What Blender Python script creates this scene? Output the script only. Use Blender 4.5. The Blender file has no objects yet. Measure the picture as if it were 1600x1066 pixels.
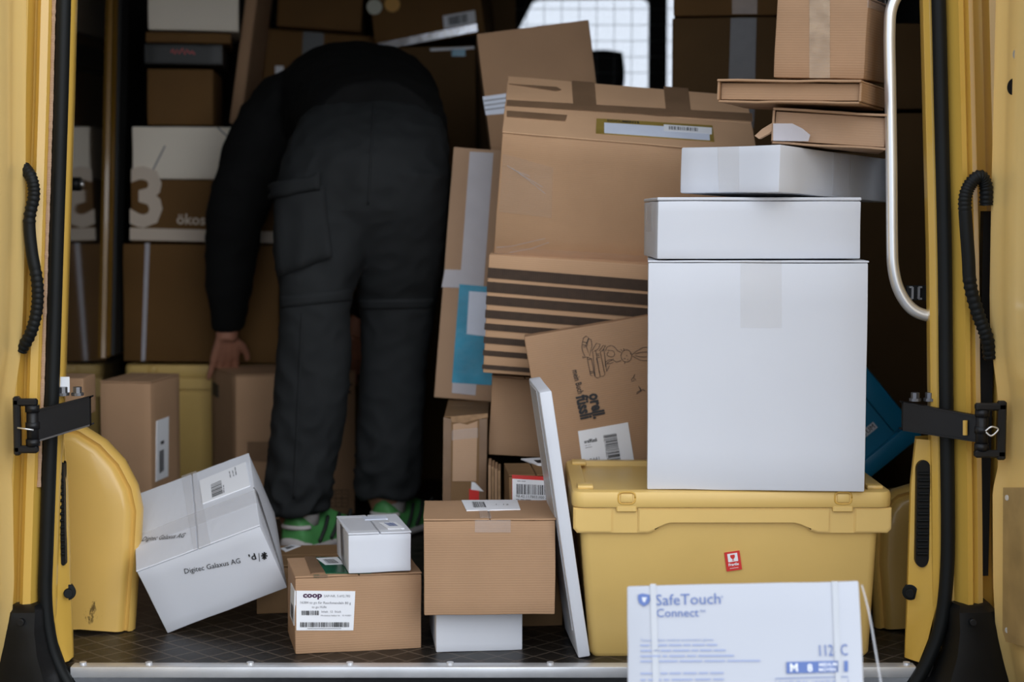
import bpy, bmesh, math, random
from mathutils import Vector, Matrix, Euler, noise

random.seed(7)
SC = bpy.context.scene
COL = SC.collection

# ------------------------------------------------------------------ camera
cam_d = bpy.data.cameras.new('camera')
cam = bpy.data.objects.new('camera', cam_d)
COL.objects.link(cam)
cam.location = (0.03, -3.0, 0.83)
PITCH = math.atan(203 / 2610)
cam.rotation_euler = (math.pi / 2 - PITCH, 0, 0)
cam_d.sensor_width = 36
cam_d.lens = 2610 / 1600 * 36
cam_d.clip_start = 0.05
cam_d.dof.use_dof = True
cam_d.dof.focus_distance = 3.05
cam_d.dof.aperture_fstop = 3.2
SC.camera = cam

# ------------------------------------------------------------------ world: an even overcast sky
W = bpy.data.worlds.new('overcast_sky')
SC.world = W
W.use_nodes = True
nt = W.node_tree
nt.nodes.clear()
tc = nt.nodes.new('ShaderNodeTexCoord')
sp = nt.nodes.new('ShaderNodeSeparateXYZ')
rp = nt.nodes.new('ShaderNodeValToRGB')
bg = nt.nodes.new('ShaderNodeBackground')
wo = nt.nodes.new('ShaderNodeOutputWorld')
nt.links.new(tc.outputs['Generated'], sp.inputs[0])
nt.links.new(sp.outputs['Z'], rp.inputs[0])
rp.color_ramp.elements[0].color = (0.86, 0.94, 1.07, 1)
rp.color_ramp.elements[1].color = (0.88, 0.98, 1.14, 1)
nt.links.new(rp.outputs[0], bg.inputs[0])
bg.inputs[1].default_value = 1.5
nt.links.new(bg.outputs[0], wo.inputs[0])

# ------------------------------------------------------------------ veiled sun, behind and to the right of the viewer
sd = bpy.data.lights.new('veiled_sun', 'SUN')
sd.energy = 1.35
sd.angle = math.radians(55)
sd.color = (0.97, 0.99, 1.0)
so = bpy.data.objects.new('veiled_sun', sd)
COL.objects.link(so)
so.rotation_euler = Vector((-0.38, 0.88, -0.40)).to_track_quat('-Z', 'Y').to_euler()

SC.view_settings.view_transform = 'Standard'
SC.view_settings.look = 'None'
SC.view_settings.gamma = 1
SC.view_settings.use_curve_mapping = False
SC.view_settings.exposure = 0.0

# ------------------------------------------------------------------ materials
MATS = {}


def mat(name, col, rough=0.6, var=0.0, vscale=6.0, bump=0.0, bscale=80.0, coat=0.0, metal=0.0, spec=0.5,
        flute=0.0, flute_axis='Z', alpha=1.0, trans=0.0, specks=None):
    m = bpy.data.materials.new(name)
    m.use_nodes = True
    n = m.node_tree.nodes
    L = m.node_tree.links
    b = n['Principled BSDF']
    b.inputs['Base Color'].default_value = (*col, 1)
    b.inputs['Roughness'].default_value = rough
    b.inputs['Metallic'].default_value = metal
    b.inputs['Specular IOR Level'].default_value = spec
    b.inputs['Coat Weight'].default_value = coat
    b.inputs['Coat Roughness'].default_value = 0.08
    b.inputs['Alpha'].default_value = alpha
    b.inputs['Transmission Weight'].default_value = trans
    t = n.new('ShaderNodeTexCoord')
    src = None
    if var > 0:
        nz = n.new('ShaderNodeTexNoise')
        nz.inputs['Scale'].default_value = vscale
        nz.inputs['Detail'].default_value = 6
        L.new(t.outputs['Object'], nz.inputs['Vector'])
        r = n.new('ShaderNodeValToRGB')
        r.color_ramp.elements[0].position = 0.3
        r.color_ramp.elements[1].position = 0.7
        r.color_ramp.elements[0].color = (*[c * (1 - var) for c in col], 1)
        r.color_ramp.elements[1].color = (*[min(1, c * (1 + var * 0.6)) for c in col], 1)
        L.new(nz.outputs['Fac'], r.inputs[0])
        src = r.outputs[0]
    if specks:
        sc_, thr, scol = specks
        nz = n.new('ShaderNodeTexNoise')
        nz.inputs['Scale'].default_value = sc_
        nz.inputs['Detail'].default_value = 8
        nz.inputs['Roughness'].default_value = 0.65
        mp = n.new('ShaderNodeMapping')
        mp.inputs['Scale'].default_value = (1, 1, 0.4)
        L.new(t.outputs['Object'], mp.inputs[0])
        L.new(mp.outputs[0], nz.inputs['Vector'])
        r = n.new('ShaderNodeValToRGB')
        r.color_ramp.elements[0].position = thr
        r.color_ramp.elements[1].position = thr + 0.03
        r.color_ramp.elements[0].color = (0, 0, 0, 1)
        r.color_ramp.elements[1].color = (1, 1, 1, 1)
        L.new(nz.outputs['Fac'], r.inputs[0])
        mx = n.new('ShaderNodeMix')
        mx.data_type = 'RGBA'
        L.new(r.outputs[0], mx.inputs['Factor'])
        if src:
            L.new(src, mx.inputs[6])
        else:
            mx.inputs[6].default_value = (*col, 1)
        mx.inputs[7].default_value = (*scol, 1)
        src = mx.outputs[2]
    if src:
        L.new(src, b.inputs['Base Color'])
    if bump > 0 or flute > 0:
        h = None
        if bump > 0:
            nz = n.new('ShaderNodeTexNoise')
            nz.inputs['Scale'].default_value = bscale
            nz.inputs['Detail'].default_value = 4
            L.new(t.outputs['Object'], nz.inputs['Vector'])
            h = nz.outputs['Fac']
        bp = n.new('ShaderNodeBump')
        bp.inputs['Strength'].default_value = max(bump, flute)
        bp.inputs['Distance'].default_value = 0.002
        if flute > 0:
            wv = n.new('ShaderNodeTexWave')
            wv.bands_direction = flute_axis
            wv.inputs['Scale'].default_value = 70
            wv.inputs['Distortion'].default_value = 0.6
            L.new(t.outputs['Object'], wv.inputs['Vector'])
            if h:
                ad = n.new('ShaderNodeMath')
                ad.operation = 'ADD'
                L.new(h, ad.inputs[0])
                L.new(wv.outputs['Fac'], ad.inputs[1])
                h = ad.outputs[0]
            else:
                h = wv.outputs['Fac']
        L.new(h, bp.inputs['Height'])
        L.new(bp.outputs[0], b.inputs['Normal'])
    MATS[name] = m
    return m


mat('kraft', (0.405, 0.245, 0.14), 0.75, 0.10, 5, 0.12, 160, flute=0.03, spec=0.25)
mat('kraft_mid', (0.145, 0.072, 0.02), 0.75, 0.12, 5, 0.12, 160, spec=0.25)  # kraft with the shade inside the van put into the colour
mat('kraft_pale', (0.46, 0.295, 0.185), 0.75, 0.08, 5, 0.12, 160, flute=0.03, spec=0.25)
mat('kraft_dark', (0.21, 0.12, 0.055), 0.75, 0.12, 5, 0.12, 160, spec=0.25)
mat('kraft_edge', (0.36, 0.22, 0.12), 0.85, 0.25, 60, 0.4, 220, spec=0.2)
mat('white_card', (0.63, 0.645, 0.69), 0.55, 0.025, 4, 0.05, 60, spec=0.35)
mat('kraft_deep', (0.10, 0.055, 0.02), 0.8, 0.12, 5, 0.12, 160, spec=0.2)  # kraft darkened further, deep shade of the load space painted in
mat('cream_card', (0.80, 0.72, 0.60), 0.6, 0.03, 4, 0.05, 60, spec=0.3)  # white card, warm bounce from nearby cartons put into the colour
mat('black_card', (0.012, 0.013, 0.012), 0.5, 0.1, 10, 0.1, 100)
mat('tape_clear', (0.70, 0.68, 0.68), 0.22, 0.12, 22, 0.55, 28, spec=0.6, alpha=0.2)
mat('tape_white', (0.60, 0.58, 0.62), 0.35, 0.08, 14, 0.3, 40, spec=0.5, alpha=0.8)
mat('tape_fibre', (0.66, 0.54, 0.38), 0.22, 0.35, 40, 0.9, 50, spec=0.8, alpha=0.38)
mat('tape_strap', (0.60, 0.61, 0.63), 0.3, 0.03, 12, 0.1, 20, spec=0.5, alpha=0.8)  # whitish opaque tone holds the glare on the glove carton straps
mat('tape_thin', (0.66, 0.60, 0.52), 0.2, 0.1, 22, 0.15, 14, spec=0.6, alpha=0.12)
mat('glove_card', (0.49, 0.50, 0.535), 0.55, 0.02, 4, 0.04, 60, spec=0.3)
mat('kraft_light', (0.56, 0.345, 0.20), 0.75, 0.10, 5, 0.12, 160, flute=0.03, spec=0.25)  # kraft brightened in colour to offset light falling off inside
mat('tape_brown', (0.215, 0.13, 0.075), 0.3, 0.15, 18, 0.3, 40, spec=0.5)
mat('tape_dark', (0.13, 0.12, 0.12), 0.3, 0.15, 18, 0.3, 40, spec=0.5, alpha=0.75)
mat('tape_black', (0.02, 0.022, 0.02), 0.4, 0.15, 18, 0.2, 40)
mat('tape_silver', (0.75, 0.78, 0.85), 0.18, 0.1, 20, 0.35, 30, metal=0.85)
mat('paper', (0.80, 0.81, 0.84), 0.6, 0.02, 8)
mat('paper_blue', (0.68, 0.73, 0.85), 0.35, 0.06, 14, 0.3, 40)
mat('ink', (0.012, 0.012, 0.014), 0.6)
mat('grey_ink', (0.16, 0.16, 0.18), 0.6)
mat('logo', (0.05, 0.01, 0.05), 0.6)
mat('blue_ink', (0.10, 0.16, 0.38), 0.6)
mat('pale_blue_ink', (0.30, 0.35, 0.53), 0.6)
mat('stripe_ink', (0.055, 0.031, 0.017), 0.7, 0.2, 50, flute=0.15, flute_axis='X')
mat('print_pale', (0.60, 0.50, 0.40), 0.6, 0.04, 8)
mat('red', (0.62, 0.03, 0.025), 0.4, 0.1, 15, 0.1, 40)
mat('green_film', (0.012, 0.10, 0.05), 0.22, 0.4, 18, 0.4, 30)
mat('yellow_film', (0.30, 0.21, 0.05), 0.25, 0.3, 12, 0.2, 40)
mat('blue_film', (0.02, 0.30, 0.47), 0.25, 0.3, 14, 0.6, 26)
mat('sticker_white', (0.55, 0.55, 0.45), 0.5)
mat('sticker_orange', (0.62, 0.32, 0.06), 0.5)
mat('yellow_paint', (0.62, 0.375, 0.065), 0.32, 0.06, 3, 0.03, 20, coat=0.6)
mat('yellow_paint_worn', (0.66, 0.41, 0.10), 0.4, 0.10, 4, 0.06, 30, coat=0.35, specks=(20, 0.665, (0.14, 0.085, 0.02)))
mat('yellow_paint_shaded', (0.24, 0.12, 0.012), 0.3, 0.1, 6, coat=0.5)  # body yellow darkened, dim light on the rib put into the colour
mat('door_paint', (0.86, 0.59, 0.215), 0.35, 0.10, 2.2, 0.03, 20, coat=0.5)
mat('yellow_plastic', (0.72, 0.485, 0.155), 0.42, 0.05, 5, 0.05, 90, specks=(30, 0.76, (0.30, 0.19, 0.06)))
mat('rubber', (0.006, 0.007, 0.007), 0.5, 0.2, 10, 0.06, 60, spec=0.2)
mat('black_plastic', (0.006, 0.006, 0.006), 0.45, 0.2, 14, 0.1, 80, spec=0.2)
mat('black_metal', (0.008, 0.008, 0.009), 0.4, 0.2, 14, 0.05, 80, spec=0.3)
mat('dark_lining', (0.008, 0.008, 0.007), 0.7, 0.2, 5)
mat('gloss_lining', (0.02, 0.017, 0.014), 0.05, metal=0.0, spec=1.0, coat=1.0, bump=0.01, bscale=3)
MATS['gloss_lining'].node_tree.nodes['Principled BSDF'].inputs['Coat IOR'].default_value = 2.2
mat('aluminium', (0.70, 0.71, 0.73), 0.35, 0.15, 8, 0.05, 60, metal=0.55)
mat('chrome', (0.78, 0.78, 0.78), 0.3, metal=0.8)
mat('steel_dark', (0.18, 0.18, 0.19), 0.35, metal=0.8)
mat('tread_grey', (0.16, 0.155, 0.15), 0.7, 0.3, 40, 0.3, 90)
mat('asphalt', (0.10, 0.10, 0.10), 0.9, 0.3, 40, 0.4, 120)
mat('facade', (0.16, 0.155, 0.15), 0.9, 0.2, 0.6)
mat('blue_plastic', (0.008, 0.24, 0.44), 0.4, 0.06, 6, 0.04, 60)
mat('trousers', (0.017, 0.0185, 0.0195), 0.85, 0.15, 9, 0.35, 18, spec=0.2)
mat('jacket', (0.006, 0.006, 0.006), 0.85, 0.15, 9, 0.25, 16, spec=0.15)
mat('skin', (0.42, 0.19, 0.12), 0.55, 0.15, 20, 0.1, 60)
mat('hair', (0.03, 0.02, 0.012), 0.6, 0.3, 60, 0.6, 90)
mat('shoe_green', (0.07, 0.27, 0.075), 0.6, 0.2, 20, 0.2, 120)
mat('sock', (0.50, 0.46, 0.45), 0.8)
mat('shoe_black', (0.01, 0.012, 0.011), 0.6)
mat('wood_panel', (0.42, 0.27, 0.10), 0.5, 0.35, 9, 0.1, 40)
mat('seat_grey', (0.2, 0.2, 0.19), 0.9)
g = mat('window_glass', (0.86, 0.93, 0.92), 0.0, spec=0.5, alpha=0.25)
mat('film', (0.7, 0.7, 0.72), 0.12, spec=0.8, alpha=0.35)

# floor: dark phenolic ply with an embossed diamond grid
fm = mat('van_floor', (0.012, 0.010, 0.008), 0.33, spec=0.3)
n = fm.node_tree.nodes
L = fm.node_tree.links
tcn = n.new('ShaderNodeTexCoord')
mp = n.new('ShaderNodeMapping')
mp.inputs['Rotation'].default_value = (0, 0, math.radians(45))
mp.inputs['Scale'].default_value = (21, 21, 21)
L.new(tcn.outputs['Object'], mp.inputs[0])
sx = n.new('ShaderNodeSeparateXYZ')
L.new(mp.outputs[0], sx.inputs[0])


def mth(op, a, b=None):
    q = n.new('ShaderNodeMath')
    q.operation = op
    for i, v in enumerate((a, b)):
        if v is None:
            continue
        if isinstance(v, (int, float)):
            q.inputs[i].default_value = v
        else:
            L.new(v, q.inputs[i])
    return q.outputs[0]


la = mth('LESS_THAN', mth('FRACT', sx.outputs['X']), 0.09)
lb = mth('LESS_THAN', mth('FRACT', sx.outputs['Y']), 0.09)
ln = mth('MAXIMUM', la, lb)
nz = n.new('ShaderNodeTexNoise')
nz.inputs['Scale'].default_value = 5
nz.inputs['Detail'].default_value = 6
L.new(tcn.outputs['Object'], nz.inputs['Vector'])
line_gloss = mth('MULTIPLY', ln, nz.outputs['Fac'])  # gloss of the grid lines put into the colour, uneven by noise
mx = n.new('ShaderNodeMix')
mx.data_type = 'RGBA'
L.new(line_gloss, mx.inputs['Factor'])
mx.inputs[6].default_value = (0.012, 0.010, 0.008, 1)
mx.inputs[7].default_value = (0.13, 0.10, 0.075, 1)
L.new(mx.outputs[2], n['Principled BSDF'].inputs['Base Color'])
rr = mth('ADD', mth('MULTIPLY', nz.outputs['Fac'], 0.3), 0.28)
L.new(rr, n['Principled BSDF'].inputs['Roughness'])
bp = n.new('ShaderNodeBump')
bp.inputs['Strength'].default_value = 0.25
bp.inputs['Distance'].default_value = 0.002
L.new(ln, bp.inputs['Height'])
L.new(bp.outputs[0], n['Principled BSDF'].inputs['Normal'])


# ------------------------------------------------------------------ helpers
def link(name, me, m=None, parent=None, smooth=False, label=None, cat=None, group=None, kind=None):
    o = bpy.data.objects.new(name, me)
    COL.objects.link(o)
    if parent is not None:
        o.parent = parent
    if m is not None and me is not None:
        me.materials.clear()
        me.materials.append(MATS[m])
    if smooth and me is not None:
        for p in me.polygons:
            p.use_smooth = True
    for k, v in (('label', label), ('category', cat), ('group', group), ('kind', kind)):
        if v:
            o[k] = v
    return o


def mesh(bm, name='m'):
    bmesh.ops.recalc_face_normals(bm, faces=bm.faces)
    me = bpy.data.meshes.new(name)
    bm.to_mesh(me)
    bm.free()
    return me


def autosmooth(o, ang=35):
    me = o.data
    bm = bmesh.new()
    bm.from_mesh(me)
    for f in bm.faces:
        f.smooth = True
    for e in bm.edges:
        if len(e.link_faces) == 2 and e.calc_face_angle(0) > math.radians(ang):
            e.smooth = False
    bm.to_mesh(me)
    bm.free()
    return o


def box_bm(x0, x1, y0, y1, z0, z1, bev=0.0, seg=2, bm=None):
    own = bm is None
    b2 = bmesh.new()
    bmesh.ops.create_cube(b2, size=1)
    for v in b2.verts:
        v.co = Vector(((x0 + x1) / 2 + v.co.x * (x1 - x0), (y0 + y1) / 2 + v.co.y * (y1 - y0), (z0 + z1) / 2 + v.co.z * (z1 - z0)))
    if bev > 0:
        bmesh.ops.bevel(b2, geom=list(b2.edges), offset=bev, segments=seg, profile=0.5, affect='EDGES')
    if own:
        return b2
    tmp = bpy.data.meshes.new('tmp')
    b2.to_mesh(tmp)
    b2.free()
    bm.from_mesh(tmp)
    bpy.data.meshes.remove(tmp)
    return bm


def box(name, x0, x1, y0, y1, z0, z1, m, parent=None, bev=0.0, **k):
    o = link(name, mesh(box_bm(x0, x1, y0, y1, z0, z1, bev), name), m, parent, **k)
    if bev:
        autosmooth(o)
    return o


def loft_bm(rings, cap=True, closed_ring=True, bm=None):
    bm = bm or bmesh.new()
    R = [[bm.verts.new(p) for p in r] for r in rings]
    k = len(rings[0])
    for a, b in zip(R, R[1:]):
        for i in range(k if closed_ring else k - 1):
            j = (i + 1) % k
            bm.faces.new((a[i], a[j], b[j], b[i]))
    if cap and closed_ring:
        bm.faces.new(list(reversed(R[0])))
        bm.faces.new(R[-1])
    return bm


def smooth_path(pts, sub=6):
    pts = [Vector(p) for p in pts]
    out = []
    for i in range(len(pts) - 1):
        p0, p1, p2, p3 = pts[max(i - 1, 0)], pts[i], pts[i + 1], pts[min(i + 2, len(pts) - 1)]
        for s in range(sub):
            t = s / sub
            out.append(0.5 * ((2 * p1) + (p2 - p0) * t + (2 * p0 - 5 * p1 + 4 * p2 - p3) * t * t + (3 * p1 - p0 - 3 * p2 + p3) * t ** 3))
    out.append(pts[-1])
    return out


def tube_bm(path, rad, seg=12, bm=None, squash=1.0):
    path = [Vector(p) for p in path]
    rings = []
    up = None
    for i, p in enumerate(path):
        d = (path[min(i + 1, len(path) - 1)] - path[max(i - 1, 0)]).normalized()
        if up is None:
            up = d.orthogonal().normalized()
        up = (up - d * up.dot(d)).normalized()
        s = d.cross(up)
        r = rad[i] if isinstance(rad, (list, tuple)) else rad
        rings.append([p + (up * math.cos(a) + s * math.sin(a) * squash) * r for a in [2 * math.pi * j / seg for j in range(seg)]])
    return loft_bm(rings, bm=bm)


def prism_bm(poly, y0, y1, bm=None):
    """polygon in x,z extruded from y0 to y1"""
    return loft_bm([[(x, y0, z) for x, z in poly], [(x, y1, z) for x, z in poly]], bm=bm)


def cyl_bm(c, axis, r, h, seg=20, bm=None):
    c = Vector(c)
    a = Vector(axis).normalized()
    return tube_bm([c - a * h / 2, c - a * h / 2 + a * 1e-5, c + a * h / 2 - a * 1e-5, c + a * h / 2], [r * 0.9, r, r, r * 0.9], seg, bm)


FACES = {'F': ((1, 0, 0), (0, 0, 1), (0, -1, 0)), 'K': ((-1, 0, 0), (0, 0, 1), (0, 1, 0)), 'L': ((0, -1, 0), (0, 0, 1), (-1, 0, 0)),
         'R': ((0, 1, 0), (0, 0, 1), (1, 0, 0)), 'T': ((1, 0, 0), (0, 1, 0), (0, 0, 1)), 'B': ((1, 0, 0), (0, -1, 0), (0, 0, -1))}


class Face:
    """local frame of one face of a carton: (a, b, height above the face) -> carton space"""

    def __init__(s, f, d):
        s.e1, s.e2, s.n = [Vector(v) for v in FACES[f]]
        s.o = s.n * abs(s.n.dot(Vector(d))) / 2

    def p(s, a, b, h=0.0):
        return s.o + s.e1 * a + s.e2 * b + s.n * h


def plate_bm(fc, quad, h0, h1, bm=None, cuts=0):
    bm = bm or bmesh.new()
    lo = [bm.verts.new(fc.p(a, b, h0)) for a, b in quad]
    hi = [bm.verts.new(fc.p(a, b, h1)) for a, b in quad]
    k = len(quad)
    bm.faces.new(hi)
    for i in range(k):
        j = (i + 1) % k
        bm.faces.new((lo[i], lo[j], hi[j], hi[i]))
    return bm


TXT = {}


def text_mesh(s, bold):
    key = (s, bold)
    if key not in TXT:
        cu = bpy.data.curves.new('t', 'FONT')
        cu.body = s
        cu.resolution_u = 2
        cu.offset = bold
        cu.extrude = 0.0
        o = bpy.data.objects.new('t', cu)
        COL.objects.link(o)
        dg = bpy.context.evaluated_depsgraph_get()
        me = bpy.data.meshes.new_from_object(o.evaluated_get(dg))
        bpy.data.objects.remove(o)
        bpy.data.curves.remove(cu)
        TXT[key] = me
    return TXT[key]


def text_on(fc, s, a, b, opts, h):
    src = text_mesh(s, opts.get('bold', 0.0))
    xs = [v.co.x for v in src.vertices]
    x0, w = min(xs), max(xs) - min(xs)
    d = Vector((b[0] - a[0], b[1] - a[1]))
    Ln = d.length
    d.normalize()
    nrm = Vector((-d.y, d.x))
    k = Ln / w
    sy = opts.get('sy', 1.0)
    me = src.copy()
    for v in me.vertices:
        q = Vector(a) + d * (v.co.x - x0) * k + nrm * v.co.y * k * sy
        v.co = fc.p(q.x, q.y, h)
    return me


def ribbon_bm(fc, pts, w, h, bm=None):
    bm = bm or bmesh.new()
    P = [Vector(p) for p in pts]
    lft, rgt = [], []
    for i, p in enumerate(P):
        d = (P[min(i + 1, len(P) - 1)] - P[max(i - 1, 0)])
        if d.length < 1e-9:
            d = P[1] - P[0]
        d.normalize()
        nn = Vector((-d.y, d.x)) * w / 2
        lft.append(bm.verts.new(fc.p(p.x + nn.x, p.y + nn.y, h)))
        rgt.append(bm.verts.new(fc.p(p.x - nn.x, p.y - nn.y, h)))
    for i in range(len(P) - 1):
        bm.faces.new((lft[i], rgt[i], rgt[i + 1], lft[i + 1]))
    return bm


PNAME = {'tape_clear': 'clear_tape', 'tape_white': 'white_tape', 'tape_fibre': 'fibre_tape', 'tape_brown': 'brown_tape', 'tape_dark': 'dark_tape',
         'tape_black': 'black_tape', 'tape_silver': 'silver_tape'}


def decal(root, dims, x, parent, lvl, depth, seedk=0):
    k, m, f = x[0], x[1], x[2]
    fc = Face(f, dims)
    h = 0.0016 + 0.0004 * lvl
    if k in ('tape', 'label', 'patch'):
        nm = {'tape': PNAME.get(m, 'tape_strip'), 'label': 'shipping_label', 'patch': 'printed_patch'}[k]
        if k == 'label' and m.endswith('film'):
            nm = 'document_pouch'
        if k == 'label' and m == 'red':
            nm = 'red_sticker'
        o = link(nm, mesh(plate_bm(fc, x[3], -0.001, h), nm), m, parent)
        for i, c in enumerate(x[4]):
            decal(root, dims, c, o if depth < 2 else parent, lvl + 1 + i * 0.5, depth + 1)
    elif k == 'barcode':
        q = [Vector(p) for p in x[3]]
        N = x[4]
        rnd = random.Random(N * 31 + int(abs(q[0].x) * 1e4))
        bm = bmesh.new()
        t = 0.0
        tot = N * 2.0
        while t < tot:
            w = rnd.choice((0.6, 0.6, 1.2, 1.8))
            u0, u1 = t / tot, min(1, (t + w) / tot)
            t += w + rnd.choice((0.6, 0.8, 1.4))
            P = [q[0].lerp(q[1], u0), q[0].lerp(q[1], u1), q[3].lerp(q[2], u1), q[3].lerp(q[2], u0)]
            bm.faces.new([bm.verts.new(fc.p(p.x, p.y, h)) for p in P])
        link('barcode', mesh(bm, 'barcode'), m, parent)
    elif k == 'text':
        link('lettering', text_on(fc, x[3], x[4], x[5], x[6], h + 0.0006 * x[6].get('lift', 0)), m, parent)
    elif k == 'lines':
        bm = bmesh.new()
        for Ln in x[3]:
            pts = Ln
            if len(Ln) > 4 and x[4] < 0.00105:
                pts = [tuple(p)[:2] for p in smooth_path([(a, b, 0) for a, b in Ln], 3)]
            ribbon_bm(fc, pts, x[4], h, bm)
        link('line_drawing', mesh(bm, 'line_drawing'), m, parent)
    elif k == 'poly':
        link('round_sticker' if 'sticker' in m else 'emblem', mesh(plate_bm(fc, x[3], 0, h + (0.0005 if m == 'white_card' else 0)), 'sticker'), m, parent)


def worn_box_bm(w, d, h, bev, seed, amp=0.0012):
    bm = bmesh.new()
    bmesh.ops.create_cube(bm, size=1)
    for v in bm.verts:
        v.co = Vector((v.co.x * w, v.co.y * d, v.co.z * h))
    bmesh.ops.bevel(bm, geom=list(bm.edges), offset=bev, segments=2, profile=0.5, affect='EDGES')
    bmesh.ops.subdivide_edges(bm, edges=[e for e in bm.edges if e.calc_length() > 0.05], cuts=5, use_grid_fill=True)
    for v in bm.verts:
        q = noise.noise_vector(v.co * 14 + Vector((seed * 3.1, seed * 1.7, seed)))
        v.co += q * amp
    return bm


def carton(B, idx):
    w, d, h = B['dims']
    m = B['mat']
    root = bpy.data.objects.new(B['name'], None)
    COL.objects.link(root)
    R = Euler(B['rot']).to_matrix().to_4x4()
    root.matrix_world = Matrix.Translation(Vector(B['loc'])) @ R @ Matrix.Translation((0, 0, -h / 2))
    root.empty_display_size = 0.05
    root['label'] = B['label']
    root['category'] = B['cat']
    if B.get('group'):
        root['group'] = B['group']
    up = Matrix.Translation((0, 0, h / 2))

    def fin(before):
        for o in list(COL.objects)[before:]:
            if o.type == 'MESH':
                o.data.transform(up)
    n0 = len(COL.objects)
    if B.get('mailer'):
        t = 0.0042
        bm = bmesh.new()
        box_bm(-w / 2, w / 2, -d / 2 - 0.004, d / 2, h / 2 - t, h / 2, 0.001, 1, bm)
        box_bm(-w / 2 + 0.002, w / 2 - 0.003, -d / 2 + 0.004, d / 2, -h / 2, -h / 2 + t, 0.001, 1, bm)
        box_bm(-w / 2, -w / 2 + t, -d / 2 + 0.001, d / 2, -h / 2 + t, h / 2 - t, 0.001, 1, bm)
        box_bm(w / 2 - t, w / 2, -d / 2 + 0.002, d / 2, -h / 2 + t, h / 2 - t, 0.001, 1, bm)
        bmesh.ops.subdivide_edges(bm, edges=[e for e in bm.edges if e.calc_length() > 0.05], cuts=6, use_grid_fill=True)
        for v in bm.verts:
            v.co += noise.noise_vector(v.co * 22 + Vector((idx, 0, 0))) * 0.0016
        link('sleeve', mesh(bm, 'sleeve'), m, root)
        link('inner_block', mesh(worn_box_bm(w - 2 * t - 0.002, d - 0.022, h - 2 * t - 0.003, 0.001, idx, 0.0008), 'inner'), m, root)
        if 'torn' in B['label'] and 'flap' in B['label']:
            bm = bmesh.new()
            P = [(-w / 2 + 0.002, h * 0.10), (-w / 2 - 0.018, -h * 0.12), (-w / 2 - 0.030, -h * 0.32), (-w / 2 - 0.022, -h * 0.40), (-w / 2 - 0.006, -h * 0.24), (-w / 2 + 0.002, -h * 0.12)]
            loft_bm([[(x, -d / 2 + 0.004, z) for x, z in P], [(x + 0.004, -d / 2 + 0.008, z) for x, z in P]], bm=bm)
            link('torn_flap', mesh(bm, 'flap'), m, root)
    elif B.get('seam') and not B.get('lid'):
        t = 0.004
        bm = worn_box_bm(w, d, h - t, 0.0025, idx)
        for v in bm.verts:
            v.co.z -= t / 2
        autosmooth(link('body', mesh(bm, 'body'), m, root))
        g2 = 0.0012
        for s in (-1, 1):
            if B['seam'] == 'y':
                x0, x1 = sorted((s * g2, s * (w / 2 + 0.001)))
                y0, y1 = -d / 2 - 0.001, d / 2 + 0.001
            else:
                x0, x1 = -w / 2 - 0.001, w / 2 + 0.001
                y0, y1 = sorted((s * g2, s * (d / 2 + 0.001)))
            bm = box_bm(x0, x1, y0, y1, h / 2 - t + 0.0004, h / 2, 0.0012, 1)
            bmesh.ops.subdivide_edges(bm, edges=[e for e in bm.edges if e.calc_length() > 0.05], cuts=8, use_grid_fill=True)
            for v in bm.verts:
                q = noise.noise_vector(v.co * 40 + Vector((idx * 2.3 + s, 0, 5)))
                v.co += Vector((q.x * 0.001, q.y * 0.001, q.z * 0.0006))
            link('top_flap', mesh(bm, 'flap'), m, root)
    else:
        hh = h
        if B.get('lid'):
            # tuck-in lid: a thin shell edge proud of the tray
            link('lid', mesh(worn_box_bm(w + 0.0015, d + 0.0015, 0.006, 0.002, idx, 0.0006), 'lid'), m, root).data.transform(Matrix.Translation((0, 0, h / 2 - 0.003)))
            bm = worn_box_bm(w, d, h - 0.007, 0.0025, idx)
            for v in bm.verts:
                v.co.z -= 0.0035
            autosmooth(link('body', mesh(bm, 'body'), m, root))
        else:
            autosmooth(link('body', mesh(worn_box_bm(w, d, hh, 0.003, idx), 'body'), m, root))
    for i, x in enumerate(B.get('dec', [])):
        decal(root, B['dims'], x, root, 0.3 * (i % 5), 1)
    fin(n0)
    return root


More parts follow.
